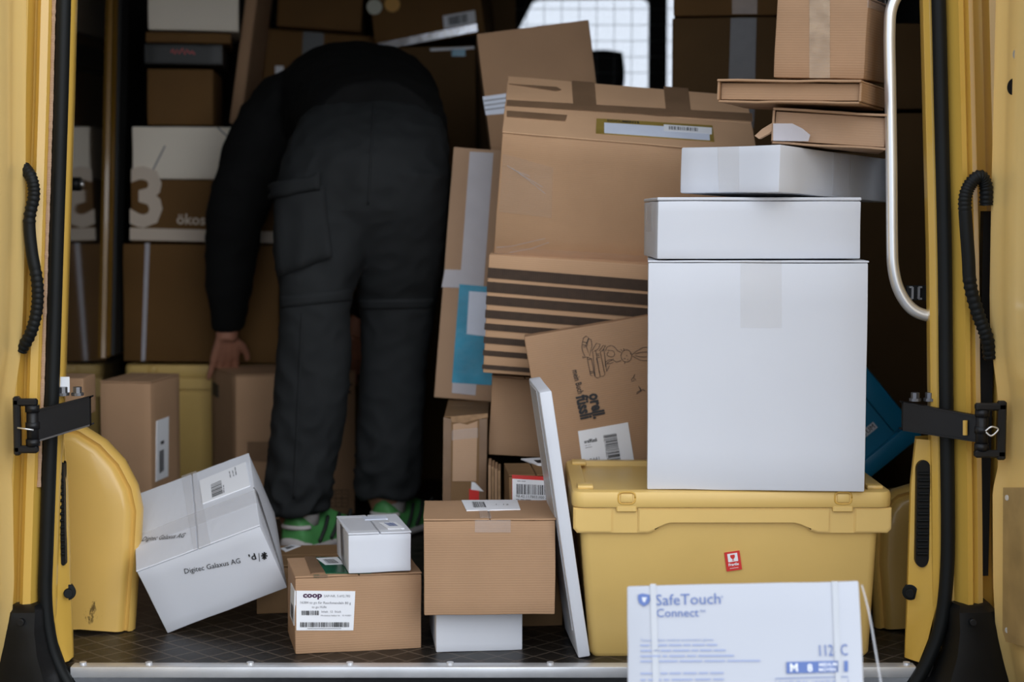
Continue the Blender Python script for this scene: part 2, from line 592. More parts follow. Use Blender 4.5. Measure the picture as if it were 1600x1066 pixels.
BOXES = [
 {'id': 'digitec', 'name': 'white_shipping_box', 'label': 'large white shipping box with black printed text, tipped up against the yellow wheel arch', 'cat': 'box', 'mat': 'white_card', 'loc': (-0.5854, 0.3518, 0.1626), 'rot': (0.3717, -0.3496, 0.0935), 'dims': (0.2509, 0.2951, 0.1584), 'seam': 'y', 'dec': [('tape', 'tape_clear', 'T', [(-0.0216, 0.1525), (0.0108, 0.1509), (0.0257, -0.1506), (-0.0082, -0.1511)], []), ('tape', 'tape_clear', 'T', [(-0.125, -0.0177), (0.1295, -0.0137), (0.1281, -0.0645), (-0.1242, -0.0624)], []), ('label', 'paper', 'T', [(0.0157, 0.106), (0.1169, 0.1116), (0.119, 0.0096), (0.0179, 0.0088)], [('barcode', 'ink', 'T', [(0.0388, 0.0173), (0.039, 0.0702), (0.0613, 0.0729), (0.0622, 0.0189)], 12), ('lines', 'grey_ink', 'T', [[(0.0818, 0.0687), (0.0814, 0.0827)], [(0.0812, 0.0862), (0.0809, 0.0967)]], 0.0016), ('lines', 'grey_ink', 'T', [[(0.0888, 0.0691), (0.0884, 0.0775)], [(0.0883, 0.0803), (0.0877, 0.0944)]], 0.0016), ('lines', 'grey_ink', 'T', [[(0.0944, 0.0704), (0.0942, 0.0869)], [(0.0941, 0.0903), (0.0939, 0.1037)]], 0.0016), ('lines', 'grey_ink', 'T', [[(0.0654, 0.0484), (0.0652, 0.0398)], [(0.0652, 0.037), (0.0651, 0.0313)], [(0.065, 0.0284), (0.0648, 0.0171)]], 0.0016)]), ('text', 'ink', 'T', 'Digitec Galaxus AG', (-0.1121, -0.0488), (-0.0268, -0.0928), {'sy': 1.7}), ('text', 'ink', 'F', 'Digitec Galaxus AG', (-0.0434, 0.0358), (0.0628, 0.0144), {'sy': 1.2}), ('text', 'ink', 'F', "'d", (0.0813, 0.0108), (0.0941, 0.0097), {'bold': 0.02}), ('lines', 'ink', 'F', [[(0.1027, 0.0202), (0.0972, 0.0019)]], 0.0012), ('lines', 'ink', 'F', [[(0.1046, 0.0129), (0.1159, 0.0078)], [(0.1083, 0.0176), (0.1114, 0.0027)], [(0.1159, 0.0149), (0.1046, 0.0057)], [(0.1133, 0.0185), (0.1072, 0.0021)]], 0.003), ('tape', 'tape_dark', 'R', [(-0.0028, 0.0807), (0.0115, 0.0558), (-0.1381, -0.0627), (-0.1267, -0.051)], [])]},
 {'id': 'coop', 'name': 'cardboard_box', 'label': 'brown cardboard box with a white product label on its front', 'cat': 'box', 'mat': 'kraft', 'loc': (-0.2775, 0.1878, 0.0731), 'rot': (-0.001, 0.0096, 0.2136), 'dims': (0.239, 0.1694, 0.1487), 'seam': 'y', 'dec': [('label', 'paper', 'F', [(-0.1172, 0.0476), (-0.0067, 0.0421), (-0.0102, -0.0326), (-0.1172, -0.0278)], [('text', 'logo', 'F', 'coop', (-0.1053, 0.0344), (-0.0693, 0.0329), {'bold': 0.045, 'sy': 0.8}), ('text', 'grey_ink', 'F', 'SAP-NR. 5.692.782', (-0.0657, 0.0334), (-0.0163, 0.0314), {}), ('text', 'grey_ink', 'F', '16384 to go für Rauchmandeln 80 g', (-0.1101, 0.023), (-0.0151, 0.0179), {}), ('text', 'grey_ink', 'F', 'to go Hülle', (-0.0885, 0.0136), (-0.0609, 0.0125), {}), ('barcode', 'ink', 'F', [(-0.1077, 0.0095), (-0.0753, 0.0082), (-0.0753, -0.0004), (-0.1077, 0.001)], 22), ('text', 'grey_ink', 'F', 'Inhalt  12  Stück', (-0.0705, 0.0043), (-0.0332, 0.0027), {}), ('text', 'grey_ink', 'F', 'Mindestens haltbar bis   10.10.2021', (-0.0717, -0.0024), (-0.0151, -0.0048), {}), ('barcode', 'ink', 'F', [(-0.1101, -0.0123), (-0.0187, -0.0163), (-0.0187, -0.0255), (-0.1101, -0.0215)], 60), ('lines', 'grey_ink', 'F', [[(-0.0969, -0.0248), (-0.0332, -0.0276)]], 0.0008)]), ('label', 'paper', 'L', [(0.0045, 0.0447), (0.0905, 0.0478), (0.0761, -0.0213), (-0.0109, -0.0225)], [('barcode', 'ink', 'L', [(0.0159, 0.0112), (0.0692, 0.0113), (0.0648, -0.0167), (0.0084, -0.0154)], 9)]), ('tape', 'tape_brown', 'T', [(-0.086, 0.0885), (-0.055, 0.0832), (-0.0612, -0.0632), (-0.0883, -0.0699)], []), ('tape', 'tape_brown', 'F', [(-0.085, 0.0755), (-0.0586, 0.0746), (-0.0586, 0.0709), (-0.0849, 0.0719)], []), ('label', 'green_film', 'T', [(-0.0655, 0.0787), (0.0176, 0.0645), (0.0237, -0.0836), (-0.0609, -0.0718)], [('label', 'paper', 'T', [(-0.0654, 0.0662), (-0.0237, 0.0684), (-0.0176, -0.0001), (-0.0546, 0.0003)], []), ('barcode', 'ink', 'T', [(-0.0543, 0.0519), (-0.0334, 0.0483), (-0.0263, 0.0105), (-0.0489, 0.0083)], 14)]), ('patch', 'green_film', 'F', [(-0.085, 0.076), (-0.0742, 0.0756), (-0.0742, 0.0709), (-0.0849, 0.0713)], [])]},
 {'id': 'smallw', 'name': 'white_box', 'label': 'small white box with film-wrapped top, lying on the labelled brown box', 'cat': 'box', 'mat': 'white_card', 'loc': (-0.2391, 0.197, 0.1887), 'rot': (-0.0015, 0.0017, 0.2229), 'dims': (0.1187, 0.1852, 0.0767), 'seam': 'y', 'dec': [('tape', 'tape_dark', 'L', [(-0.0266, 0.0347), (0.009, 0.0362), (0.0302, -0.0354), (-0.0049, -0.0364)], []), ('tape', 'tape_clear', 'T', [(-0.057, 0.0618), (0.0263, 0.0507), (0.0433, -0.0829), (-0.0541, -0.0746)], []), ('label', 'paper', 'T', [(0.0111, -0.0019), (0.0436, -0.0021), (0.0501, -0.0712), (0.0187, -0.0676)], [('barcode', 'blue_ink', 'T', [(0.0198, -0.0106), (0.0372, -0.011), (0.0417, -0.046), (0.0257, -0.0458)], 10)]), ('label', 'paper_blue', 'T', [(-0.0121, 0.0662), (0.0333, 0.0635), (0.0341, 0.0348), (-0.0114, 0.0343)], [])]},
 {'id': 'lowwhite', 'name': 'white_box', 'label': 'plain low white box beneath the brown cardboard box', 'cat': 'box', 'mat': 'white_card', 'loc': (-0.0428, 0.2026, 0.0393), 'rot': (0.0, 0.0022, 0.1142), 'dims': (0.1638, 0.2, 0.0787), 'seam': 'y'},
 {'id': 'brown', 'name': 'cardboard_box', 'label': 'square brown cardboard box with white lid label, on a low white box', 'cat': 'box', 'mat': 'kraft', 'loc': (-0.0153, 0.1543, 0.172), 'rot': (0.0003, 0.0015, 0.0408), 'dims': (0.2436, 0.1972, 0.1806), 'seam': 'y', 'dec': [('tape', 'tape_clear', 'F', [(-0.0276, 0.0885), (0.0388, 0.0881), (0.0388, 0.0648), (-0.0276, 0.0652)], []), ('tape', 'tape_clear', 'T', [(-0.0195, 0.0079), (0.0013, 0.0072), (0.0035, -0.0897), (-0.0179, -0.089)], []), ('label', 'paper', 'T', [(-0.0504, 0.0938), (0.0591, 0.0939), (0.0607, -0.0084), (-0.0419, -0.0187)], [('barcode', 'ink', 'T', [(-0.0306, 0.0715), (-0.0069, 0.0707), (-0.0035, 0.0108), (-0.028, 0.0082)], 16), ('text', 'ink', 'T', '1. 12', (0.0157, 0.0346), (0.0404, 0.0338), {})])]},
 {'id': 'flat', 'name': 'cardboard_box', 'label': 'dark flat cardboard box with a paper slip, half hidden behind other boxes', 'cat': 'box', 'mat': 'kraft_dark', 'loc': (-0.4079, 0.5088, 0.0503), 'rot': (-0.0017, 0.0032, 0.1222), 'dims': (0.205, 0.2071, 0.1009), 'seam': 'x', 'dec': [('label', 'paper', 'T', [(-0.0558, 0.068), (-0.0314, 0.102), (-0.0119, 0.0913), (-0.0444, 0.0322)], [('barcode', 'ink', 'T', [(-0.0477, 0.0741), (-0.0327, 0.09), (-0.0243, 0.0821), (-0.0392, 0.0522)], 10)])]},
 {'id': 'slab', 'name': 'flat_white_carton', 'label': 'tall flat white carton standing on edge, leaning away from the yellow crate', 'cat': 'box', 'mat': 'white_card', 'loc': (0.1186, 0.1386, 0.2547), 'rot': (0.0325, -0.1483, 0.0852), 'dims': (0.0229, 0.1965, 0.5056), 'dec': [('tape', 'tape_strap', 'L', [(-0.0679, 0.2465), (0.0545, 0.25), (0.0759, -0.2042), (0.0109, -0.2016)], [])]},
 {'id': 'bigw', 'name': 'white_box', 'label': 'biggest white carton, standing on the yellow crate', 'cat': 'box', 'mat': 'white_card', 'loc': (0.4903, 0.204, 0.5288), 'rot': (-0.0005, -0.0011, -0.0803), 'dims': (0.3967, 0.33, 0.4224), 'seam': 'x', 'dec': [('tape', 'tape_thin', 'F', [(-0.0311, 0.2106), (0.0427, 0.2107), (0.0441, 0.0895), (-0.03, 0.0892)], [])]},
 {'id': 'midw', 'name': 'white_box', 'label': 'long white box lying directly on the biggest white carton', 'cat': 'box', 'mat': 'white_card', 'loc': (0.4789, 0.1871, 0.7985), 'rot': (-0.0037, 0.001, 0.014), 'dims': (0.3713, 0.27, 0.112), 'dec': [('tape', 'tape_clear', 'L', [(-0.0713, 0.044), (0.0304, 0.0457), (0.0342, -0.0072), (-0.0676, -0.0081)], [])], 'lid': True},
 {'id': 'flatw', 'name': 'white_box', 'label': 'flat white box turned cornerwise, second white box above the biggest carton', 'cat': 'box', 'mat': 'white_card', 'loc': (0.5608, 0.2278, 0.8978), 'rot': (0.0004, 0.0392, 0.8648), 'dims': (0.4132, 0.214, 0.0848), 'dec': [('tape', 'tape_clear', 'F', [(-0.0156, 0.0416), (0.0474, 0.0422), (0.0459, -0.0393), (-0.0172, -0.0386)], []), ('tape', 'tape_thin', 'L', [(-0.0252, 0.0414), (0.0205, 0.0414), (0.0236, -0.0411), (-0.0193, -0.0408)], [])]},
 {'id': 'bookbox', 'name': 'book_mailer', 'label': 'kraft book mailer with a torn flap and clear tape, lying on the flat white box', 'cat': 'box', 'mat': 'kraft_pale', 'loc': (0.6252, 0.1616, 0.9782), 'rot': (-0.0016, 0.0692, -0.1599), 'dims': (0.209, 0.24, 0.0643), 'dec': [('tape', 'tape_white', 'F', [(-0.103, 0.0035), (-0.0687, 0.0056), (-0.0496, -0.0025), (-0.035, -0.0131), (-0.0374, -0.0248), (-0.1005, -0.0276)], [])], 'mailer': True},
 {'id': 'mailer', 'name': 'book_mailer', 'label': 'wide flat kraft book mailer with turned-in end, on the torn mailer', 'cat': 'box', 'mat': 'kraft', 'loc': (0.5688, 0.12, 1.0436), 'rot': (0.0017, 0.0351, -0.3957), 'dims': (0.2617, 0.24, 0.0414), 'mailer': True},
 {'id': 'tallb', 'name': 'cardboard_box', 'label': 'upright brown cardboard box with shredded clear tape, topmost of the stack by the grab rail', 'cat': 'box', 'mat': 'kraft', 'loc': (0.6297, 0.1547, 1.1462), 'rot': (0.025, 0.0469, -0.4159), 'dims': (0.167, 0.2, 0.1457), 'seam': 'y', 'dec': [('tape', 'tape_fibre', 'F', [(-0.0237, 0.0719), (0.0139, 0.0717), (0.0219, -0.0721), (-0.0158, -0.0727)], []), ('tape', 'tape_clear', 'R', [(-0.1051, 0.0665), (0.044, 0.0797), (0.0566, 0.0572), (-0.1014, 0.0533)], [])]},
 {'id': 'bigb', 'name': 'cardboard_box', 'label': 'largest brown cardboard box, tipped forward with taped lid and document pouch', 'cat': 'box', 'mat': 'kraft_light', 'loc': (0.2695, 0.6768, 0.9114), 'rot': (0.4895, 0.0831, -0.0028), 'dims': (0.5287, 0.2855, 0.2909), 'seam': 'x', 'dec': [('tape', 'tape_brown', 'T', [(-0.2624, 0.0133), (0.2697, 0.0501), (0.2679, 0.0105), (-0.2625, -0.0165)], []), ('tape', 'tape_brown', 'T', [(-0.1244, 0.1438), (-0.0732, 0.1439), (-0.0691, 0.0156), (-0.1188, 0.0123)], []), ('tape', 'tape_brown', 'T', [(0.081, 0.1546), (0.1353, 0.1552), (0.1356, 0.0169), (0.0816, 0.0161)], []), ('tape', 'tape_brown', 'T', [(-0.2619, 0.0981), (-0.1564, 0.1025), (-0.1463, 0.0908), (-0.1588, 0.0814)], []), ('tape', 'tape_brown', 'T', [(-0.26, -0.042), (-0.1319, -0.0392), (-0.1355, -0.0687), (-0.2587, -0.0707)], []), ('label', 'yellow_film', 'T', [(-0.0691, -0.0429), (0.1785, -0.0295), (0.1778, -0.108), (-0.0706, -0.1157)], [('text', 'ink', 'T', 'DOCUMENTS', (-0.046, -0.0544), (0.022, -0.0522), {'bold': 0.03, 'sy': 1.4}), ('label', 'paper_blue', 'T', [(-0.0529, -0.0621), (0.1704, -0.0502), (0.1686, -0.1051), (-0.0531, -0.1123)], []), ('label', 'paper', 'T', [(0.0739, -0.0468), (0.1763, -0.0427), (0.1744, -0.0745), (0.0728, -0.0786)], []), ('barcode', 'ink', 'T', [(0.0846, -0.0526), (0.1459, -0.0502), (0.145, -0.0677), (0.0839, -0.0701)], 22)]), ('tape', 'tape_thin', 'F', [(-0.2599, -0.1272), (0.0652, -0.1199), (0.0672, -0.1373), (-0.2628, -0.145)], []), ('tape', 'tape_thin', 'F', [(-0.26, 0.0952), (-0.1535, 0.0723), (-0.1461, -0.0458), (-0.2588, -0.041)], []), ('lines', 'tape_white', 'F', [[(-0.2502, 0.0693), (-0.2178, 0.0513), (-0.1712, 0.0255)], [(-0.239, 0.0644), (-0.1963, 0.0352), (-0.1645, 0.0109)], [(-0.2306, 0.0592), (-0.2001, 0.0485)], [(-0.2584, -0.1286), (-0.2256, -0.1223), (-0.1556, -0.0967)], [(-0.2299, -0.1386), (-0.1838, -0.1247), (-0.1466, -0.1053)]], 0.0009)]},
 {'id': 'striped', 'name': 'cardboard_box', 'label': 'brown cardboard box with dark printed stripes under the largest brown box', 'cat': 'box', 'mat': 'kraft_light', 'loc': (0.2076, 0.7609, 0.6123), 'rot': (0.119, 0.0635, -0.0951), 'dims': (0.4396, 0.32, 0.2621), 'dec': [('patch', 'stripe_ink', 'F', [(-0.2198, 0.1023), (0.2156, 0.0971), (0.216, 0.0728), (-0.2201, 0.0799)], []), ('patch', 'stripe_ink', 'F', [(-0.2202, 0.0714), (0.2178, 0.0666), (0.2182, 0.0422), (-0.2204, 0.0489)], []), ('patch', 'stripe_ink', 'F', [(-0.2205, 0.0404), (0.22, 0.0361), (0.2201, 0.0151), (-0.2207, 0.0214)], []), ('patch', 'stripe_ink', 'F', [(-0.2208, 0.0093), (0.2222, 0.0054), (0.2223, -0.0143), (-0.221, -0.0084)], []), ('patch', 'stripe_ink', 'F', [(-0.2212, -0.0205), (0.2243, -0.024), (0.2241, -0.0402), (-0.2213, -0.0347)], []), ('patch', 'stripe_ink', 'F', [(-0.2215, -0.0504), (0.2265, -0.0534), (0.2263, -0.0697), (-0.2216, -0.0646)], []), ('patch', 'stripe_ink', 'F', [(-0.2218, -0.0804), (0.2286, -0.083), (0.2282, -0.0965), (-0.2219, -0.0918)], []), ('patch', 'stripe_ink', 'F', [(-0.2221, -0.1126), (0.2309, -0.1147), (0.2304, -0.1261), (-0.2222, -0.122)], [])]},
 {'id': 'under', 'name': 'cardboard_box', 'label': 'plain brown cardboard box squeezed beneath the striped box', 'cat': 'box', 'mat': 'kraft', 'loc': (0.0554, 0.839, 0.3729), 'rot': (0.0, 0.0489, -0.0134), 'dims': (0.1444, 0.28, 0.1775), 'seam': 'y'},
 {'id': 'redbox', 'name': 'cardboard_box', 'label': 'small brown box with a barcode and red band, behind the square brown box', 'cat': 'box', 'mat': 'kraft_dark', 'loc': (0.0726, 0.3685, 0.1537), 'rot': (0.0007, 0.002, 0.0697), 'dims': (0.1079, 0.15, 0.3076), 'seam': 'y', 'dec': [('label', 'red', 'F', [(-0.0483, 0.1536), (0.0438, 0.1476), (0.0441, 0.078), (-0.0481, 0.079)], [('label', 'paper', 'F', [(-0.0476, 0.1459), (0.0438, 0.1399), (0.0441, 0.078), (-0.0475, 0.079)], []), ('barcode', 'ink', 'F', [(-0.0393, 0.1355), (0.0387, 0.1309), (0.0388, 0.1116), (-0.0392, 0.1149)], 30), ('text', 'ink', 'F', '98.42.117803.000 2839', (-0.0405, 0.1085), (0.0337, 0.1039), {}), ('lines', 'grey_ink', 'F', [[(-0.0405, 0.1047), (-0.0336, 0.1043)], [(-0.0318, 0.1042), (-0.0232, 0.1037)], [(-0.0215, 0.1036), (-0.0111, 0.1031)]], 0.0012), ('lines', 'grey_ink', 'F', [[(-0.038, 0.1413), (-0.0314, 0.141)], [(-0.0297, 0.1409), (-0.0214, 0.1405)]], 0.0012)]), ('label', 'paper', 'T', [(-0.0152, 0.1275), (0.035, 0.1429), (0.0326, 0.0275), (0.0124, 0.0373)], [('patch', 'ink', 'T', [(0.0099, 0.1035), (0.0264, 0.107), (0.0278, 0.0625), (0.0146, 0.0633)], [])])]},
 {'id': 'orell', 'name': 'printed_mailer_box', 'label': 'brown printed book box tilted on its corner, with line drawing and address label', 'cat': 'box', 'mat': 'kraft', 'loc': (0.2669, 0.5133, 0.3131), 'rot': (-0.0322, -0.1678, -0.0001), 'dims': (0.3327, 0.09, 0.5719), 'dec': [('text', 'ink', 'F', 'mein Buch', (-0.0787, 0.1995), (-0.075, 0.1486), {'sy': 1.5, 'bold': 0.01}), ('text', 'ink', 'F', 'füssli', (-0.0797, 0.1453), (-0.0773, 0.0945), {'bold': 0.04, 'sy': 1.35}), ('text', 'ink', 'F', 'orell.', (-0.0526, 0.1448), (-0.0507, 0.0914), {'bold': 0.04, 'sy': 1.35}), ('label', 'paper', 'F', [(-0.0879, 0.0718), (0.0182, 0.073), (0.0177, -0.0197), (-0.0911, -0.0205)], [('text', 'ink', 'F', 'orellfüssli', (-0.0789, 0.0444), (-0.0517, 0.0446), {'bold': 0.03, 'sy': 1.5}), ('lines', 'grey_ink', 'F', [[(-0.0784, 0.0395), (-0.0735, 0.0395)], [(-0.0723, 0.0395), (-0.0661, 0.0395)]], 0.0008), ('lines', 'grey_ink', 'F', [[(-0.0785, 0.0348), (-0.0642, 0.0351)]], 0.001), ('barcode', 'ink', 'F', [(-0.0093, 0.0545), (-0.0102, 0.0246), (-0.0347, 0.0246), (-0.0338, 0.0545)], 16), ('barcode', 'ink', 'F', [(-0.0091, 0.0231), (-0.01, -0.0068), (-0.0345, -0.0068), (-0.0336, 0.0231)], 14), ('text', 'ink', 'F', '98.42.110745.00219', (-0.0377, 0.0552), (-0.0382, 0.0034), {}), ('text', 'grey_ink', 'F', '0441', (-0.0735, 0.0039), (-0.053, 0.0045), {})]), ('lines', 'ink', 'F', [[(-0.0436, 0.2224), (-0.0426, 0.1831), (-0.0344, 0.1802), (-0.0351, 0.217), (-0.0436, 0.2224)], [(-0.0301, 0.2319), (-0.0336, 0.1785), (-0.0294, 0.175), (-0.0232, 0.1767), (-0.0236, 0.2319)], [(-0.0246, 0.217), (-0.023, 0.1778), (-0.0167, 0.1767), (-0.0128, 0.1803), (-0.0146, 0.2282)], [(-0.0146, 0.2282), (-0.0132, 0.1847), (-0.0082, 0.186), (-0.0061, 0.2333), (-0.0146, 0.2282)], [(-0.0068, 0.2162), (-0.0087, 0.1959), (-0.0003, 0.1966), (-0.0082, 0.186)], [(-0.042, 0.2167), (-0.0343, 0.2169)], [(-0.0432, 0.1908), (-0.0341, 0.1908)], [(-0.0425, 0.1874), (-0.0341, 0.1878)], [(-0.0226, 0.2241), (-0.0172, 0.2249)], [(-0.0222, 0.2208), (-0.0171, 0.2217)], [(-0.0224, 0.217), (-0.0171, 0.2179)], [(-0.0385, 0.2658), (-0.0445, 0.2626), (-0.0508, 0.2463), (-0.0445, 0.243), (-0.0337, 0.2618), (-0.0385, 0.2658)], [(-0.0341, 0.2597), (-0.0292, 0.2567), (-0.0296, 0.2438), (-0.038, 0.2235), (-0.0413, 0.2425), (-0.0341, 0.2597)], [(-0.051, 0.2452), (-0.0503, 0.2342), (-0.0476, 0.2242), (-0.0536, 0.2241), (-0.0524, 0.2217), (-0.0446, 0.2226)], [(-0.0478, 0.2555), (-0.0387, 0.2518)], [(-0.0498, 0.2498), (-0.0418, 0.2462)], [(-0.0313, 0.2332), (-0.0195, 0.2475), (-0.0119, 0.244), (-0.0176, 0.2352), (-0.0269, 0.2314)], [(-0.0162, 0.2307), (-0.006, 0.2409), (-0.0014, 0.2401), (-0.0102, 0.2286)]], 0.0011), ('lines', 'ink', 'F', [[(0.0486, 0.2089), (0.0466, 0.2036), (0.0429, 0.1998), (0.0381, 0.198), (0.0332, 0.1988), (0.0292, 0.2021), (0.0269, 0.207), (0.0267, 0.2127), (0.0288, 0.2179), (0.0326, 0.2217), (0.0373, 0.2235), (0.0422, 0.2227), (0.0461, 0.2194), (0.0484, 0.2146), (0.0486, 0.2089)], [(0.0492, 0.2109), (0.0615, 0.2175), (0.0752, 0.2228), (0.084, 0.2209)], [(0.0562, 0.2115), (0.0693, 0.213), (0.0825, 0.2118)], [(0.0502, 0.2082), (0.0627, 0.1983), (0.0706, 0.1948), (0.0795, 0.194)], [(0.0556, 0.2082), (0.0677, 0.2036), (0.0808, 0.2014)], [(0.0283, 0.2199), (0.0216, 0.2243), (0.0165, 0.2327), (0.0097, 0.2375), (0.0007, 0.2354), (-0.0033, 0.2285)], [(0.0255, 0.2031), (0.0146, 0.2017), (0.009, 0.207), (-0.0012, 0.2044), (-0.0061, 0.2009)], [(0.0007, 0.2289), (0.0121, 0.2259), (0.0139, 0.2169), (0.0058, 0.214), (-0.0019, 0.2196), (0.0023, 0.2254)], [(0.0104, 0.2089), (-0.0005, 0.2086), (-0.0065, 0.2053)], [(0.0093, 0.2026), (0.0014, 0.2007), (-0.0049, 0.2017)], [(0.0374, 0.2118), (0.0393, 0.2115), (0.0383, 0.2106)], [(0.0386, 0.2036), (0.0402, 0.2028), (0.0388, 0.2021)], [(0.0314, 0.2058), (0.0337, 0.2066), (0.0352, 0.2047)], [(0.0283, 0.2264), (0.031, 0.2227)], [(0.0346, 0.2275), (0.0347, 0.2231)], [(0.0324, 0.1987), (0.0313, 0.1945)], [(0.0459, 0.2147), (0.0478, 0.2133)]], 0.001), ('lines', 'ink', 'F', [[(0.0493, 0.1703), (0.0451, 0.1641), (0.0401, 0.1606), (0.0405, 0.1562), (0.0449, 0.1565), (0.0463, 0.1628), (0.0493, 0.1569)], [(0.0526, 0.1443), (0.0553, 0.1352), (0.0474, 0.1322), (0.0456, 0.1281), (0.0537, 0.1322), (0.0574, 0.1348), (0.0608, 0.1353), (0.0645, 0.1315)], [(0.0551, 0.1406), (0.0558, 0.1318)]], 0.0012)]},
 {'id': 'pouchbox', 'name': 'cardboard_box', 'label': 'tall leaning cardboard box with tape strip and bright blue pouch on its face', 'cat': 'box', 'mat': 'kraft_pale', 'loc': (-0.0419, 1.0243, 0.6767), 'rot': (-0.0024, 0.0811, -0.0126), 'dims': (0.179, 0.12, 0.5973), 'dec': [('tape', 'tape_white', 'F', [(-0.0507, 0.29), (0.0053, 0.2915), (0.0088, -0.2856), (-0.048, -0.2841)], []), ('tape', 'tape_white', 'F', [(-0.0878, 0.0082), (-0.0437, 0.0103), (-0.0434, -0.0323), (-0.092, -0.0348)], []), ('label', 'blue_film', 'F', [(-0.0502, -0.0237), (0.0368, -0.0242), (0.0464, -0.2579), (-0.05, -0.2597)], [('label', 'paper_blue', 'F', [(-0.0261, -0.0386), (0.0394, -0.0378), (0.0418, -0.1431), (-0.0241, -0.1408)], [])])]},
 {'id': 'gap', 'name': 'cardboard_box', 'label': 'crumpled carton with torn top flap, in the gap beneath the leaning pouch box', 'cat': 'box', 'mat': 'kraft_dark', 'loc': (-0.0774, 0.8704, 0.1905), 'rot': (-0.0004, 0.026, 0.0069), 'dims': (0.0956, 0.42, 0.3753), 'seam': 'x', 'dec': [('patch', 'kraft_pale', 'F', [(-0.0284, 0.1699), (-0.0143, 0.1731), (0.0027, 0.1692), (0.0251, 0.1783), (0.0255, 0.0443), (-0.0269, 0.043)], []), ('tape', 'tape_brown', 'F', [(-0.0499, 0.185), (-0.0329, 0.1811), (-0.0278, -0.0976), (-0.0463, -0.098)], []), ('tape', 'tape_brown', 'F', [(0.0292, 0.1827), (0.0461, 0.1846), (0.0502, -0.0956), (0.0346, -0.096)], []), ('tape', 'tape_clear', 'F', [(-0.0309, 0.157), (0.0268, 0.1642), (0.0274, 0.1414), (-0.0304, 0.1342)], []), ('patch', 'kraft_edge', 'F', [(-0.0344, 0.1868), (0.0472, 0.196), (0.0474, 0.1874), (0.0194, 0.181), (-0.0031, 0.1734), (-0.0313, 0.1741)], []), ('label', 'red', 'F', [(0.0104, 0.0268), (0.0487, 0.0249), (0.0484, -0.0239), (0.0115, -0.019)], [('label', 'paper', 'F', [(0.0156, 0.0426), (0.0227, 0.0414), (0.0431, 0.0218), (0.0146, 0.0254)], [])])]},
 {'id': 'lift', 'name': 'cardboard_box', 'label': 'big cardboard box on the floor in the hands of the bending person', 'cat': 'box', 'mat': 'kraft', 'loc': (-0.6072, 1.6044, 0.198), 'rot': (0.0035, 0.0085, 0.4167), 'dims': (0.3334, 0.2702, 0.3951), 'seam': 'x', 'dec': [('label', 'red', 'F', [(0.115, 0.0975), (0.1351, 0.0967), (0.1351, 0.058), (0.115, 0.0588)], [('patch', 'paper', 'F', [(0.1195, 0.0938), (0.1314, 0.0933), (0.1314, 0.074), (0.1195, 0.0744)], []), ('text', 'paper', 'F', 'Fragile', (0.1177, 0.064), (0.1324, 0.0634), {})]), ('lines', 'ink', 'F', [[(0.135, 0.1635), (0.1423, 0.1626)], [(0.1459, 0.1622), (0.1569, 0.161)]], 0.005), ('lines', 'ink', 'F', [[(0.1313, 0.1425), (0.1401, 0.1415)], [(0.1445, 0.141), (0.1533, 0.14)]], 0.007), ('lines', 'ink', 'F', [[(0.0915, -0.1268), (0.1464, -0.13), (0.1465, -0.1762), (0.0915, -0.1727), (0.0915, -0.1268)], [(0.0915, -0.1497), (0.1465, -0.1531)], [(0.1097, -0.1279), (0.1098, -0.1739)], [(0.1281, -0.1289), (0.1281, -0.1751)], [(0.0969, -0.1377), (0.1043, -0.1381)], [(0.1152, -0.1406), (0.1226, -0.1357)], [(0.1336, -0.1399), (0.1409, -0.1404)], [(0.097, -0.1625), (0.1043, -0.1629)], [(0.1153, -0.1636), (0.1226, -0.1605)], [(0.1336, -0.1648), (0.141, -0.1652)]], 0.002), ('tape', 'tape_brown', 'F', [(-0.1368, 0.018), (-0.0771, 0.0151), (-0.0772, -0.0403), (-0.137, -0.0337)], []), ('patch', 'ink', 'L', [(-0.1151, 0.1543), (-0.0494, 0.1519), (-0.05, 0.1163), (-0.1157, 0.1183)], [])]},
 {'id': 'tallside', 'name': 'cardboard_box', 'label': 'tall narrow brown cardboard box with a side label, behind the yellow wheel arch', 'cat': 'box', 'mat': 'kraft', 'loc': (-0.8911, 1.1174, 0.2103), 'rot': (-0.0036, 0.0052, -0.1215), 'dims': (0.1263, 0.2197, 0.4195), 'seam': 'y', 'dec': [('label', 'paper', 'R', [(-0.0708, 0.1102), (0.0203, 0.1103), (0.011, -0.0377), (-0.0801, -0.0377)], [('barcode', 'ink', 'R', [(-0.0543, 0.0341), (-0.0209, 0.0342), (-0.0224, -0.0181), (-0.056, -0.021)], 16), ('patch', 'ink', 'R', [(-0.0441, 0.0564), (-0.0202, 0.0564), (-0.0204, 0.0484), (-0.0444, 0.0485)], [])])]},
 {'id': 'pilebase', 'name': 'cardboard_box', 'label': 'large cardboard box with a vertical tape, lowest carton of the tall pile', 'cat': 'box', 'mat': 'kraft_mid', 'loc': (-0.8491, 1.9997, 0.5645), 'rot': (-0.0011, 0.0098, -0.0863), 'dims': (0.4556, 0.4, 0.3383), 'dec': [('tape', 'tape_white', 'F', [(-0.1613, 0.1719), (-0.1481, 0.1721), (-0.1637, -0.1683), (-0.1751, -0.1685)], [])]},
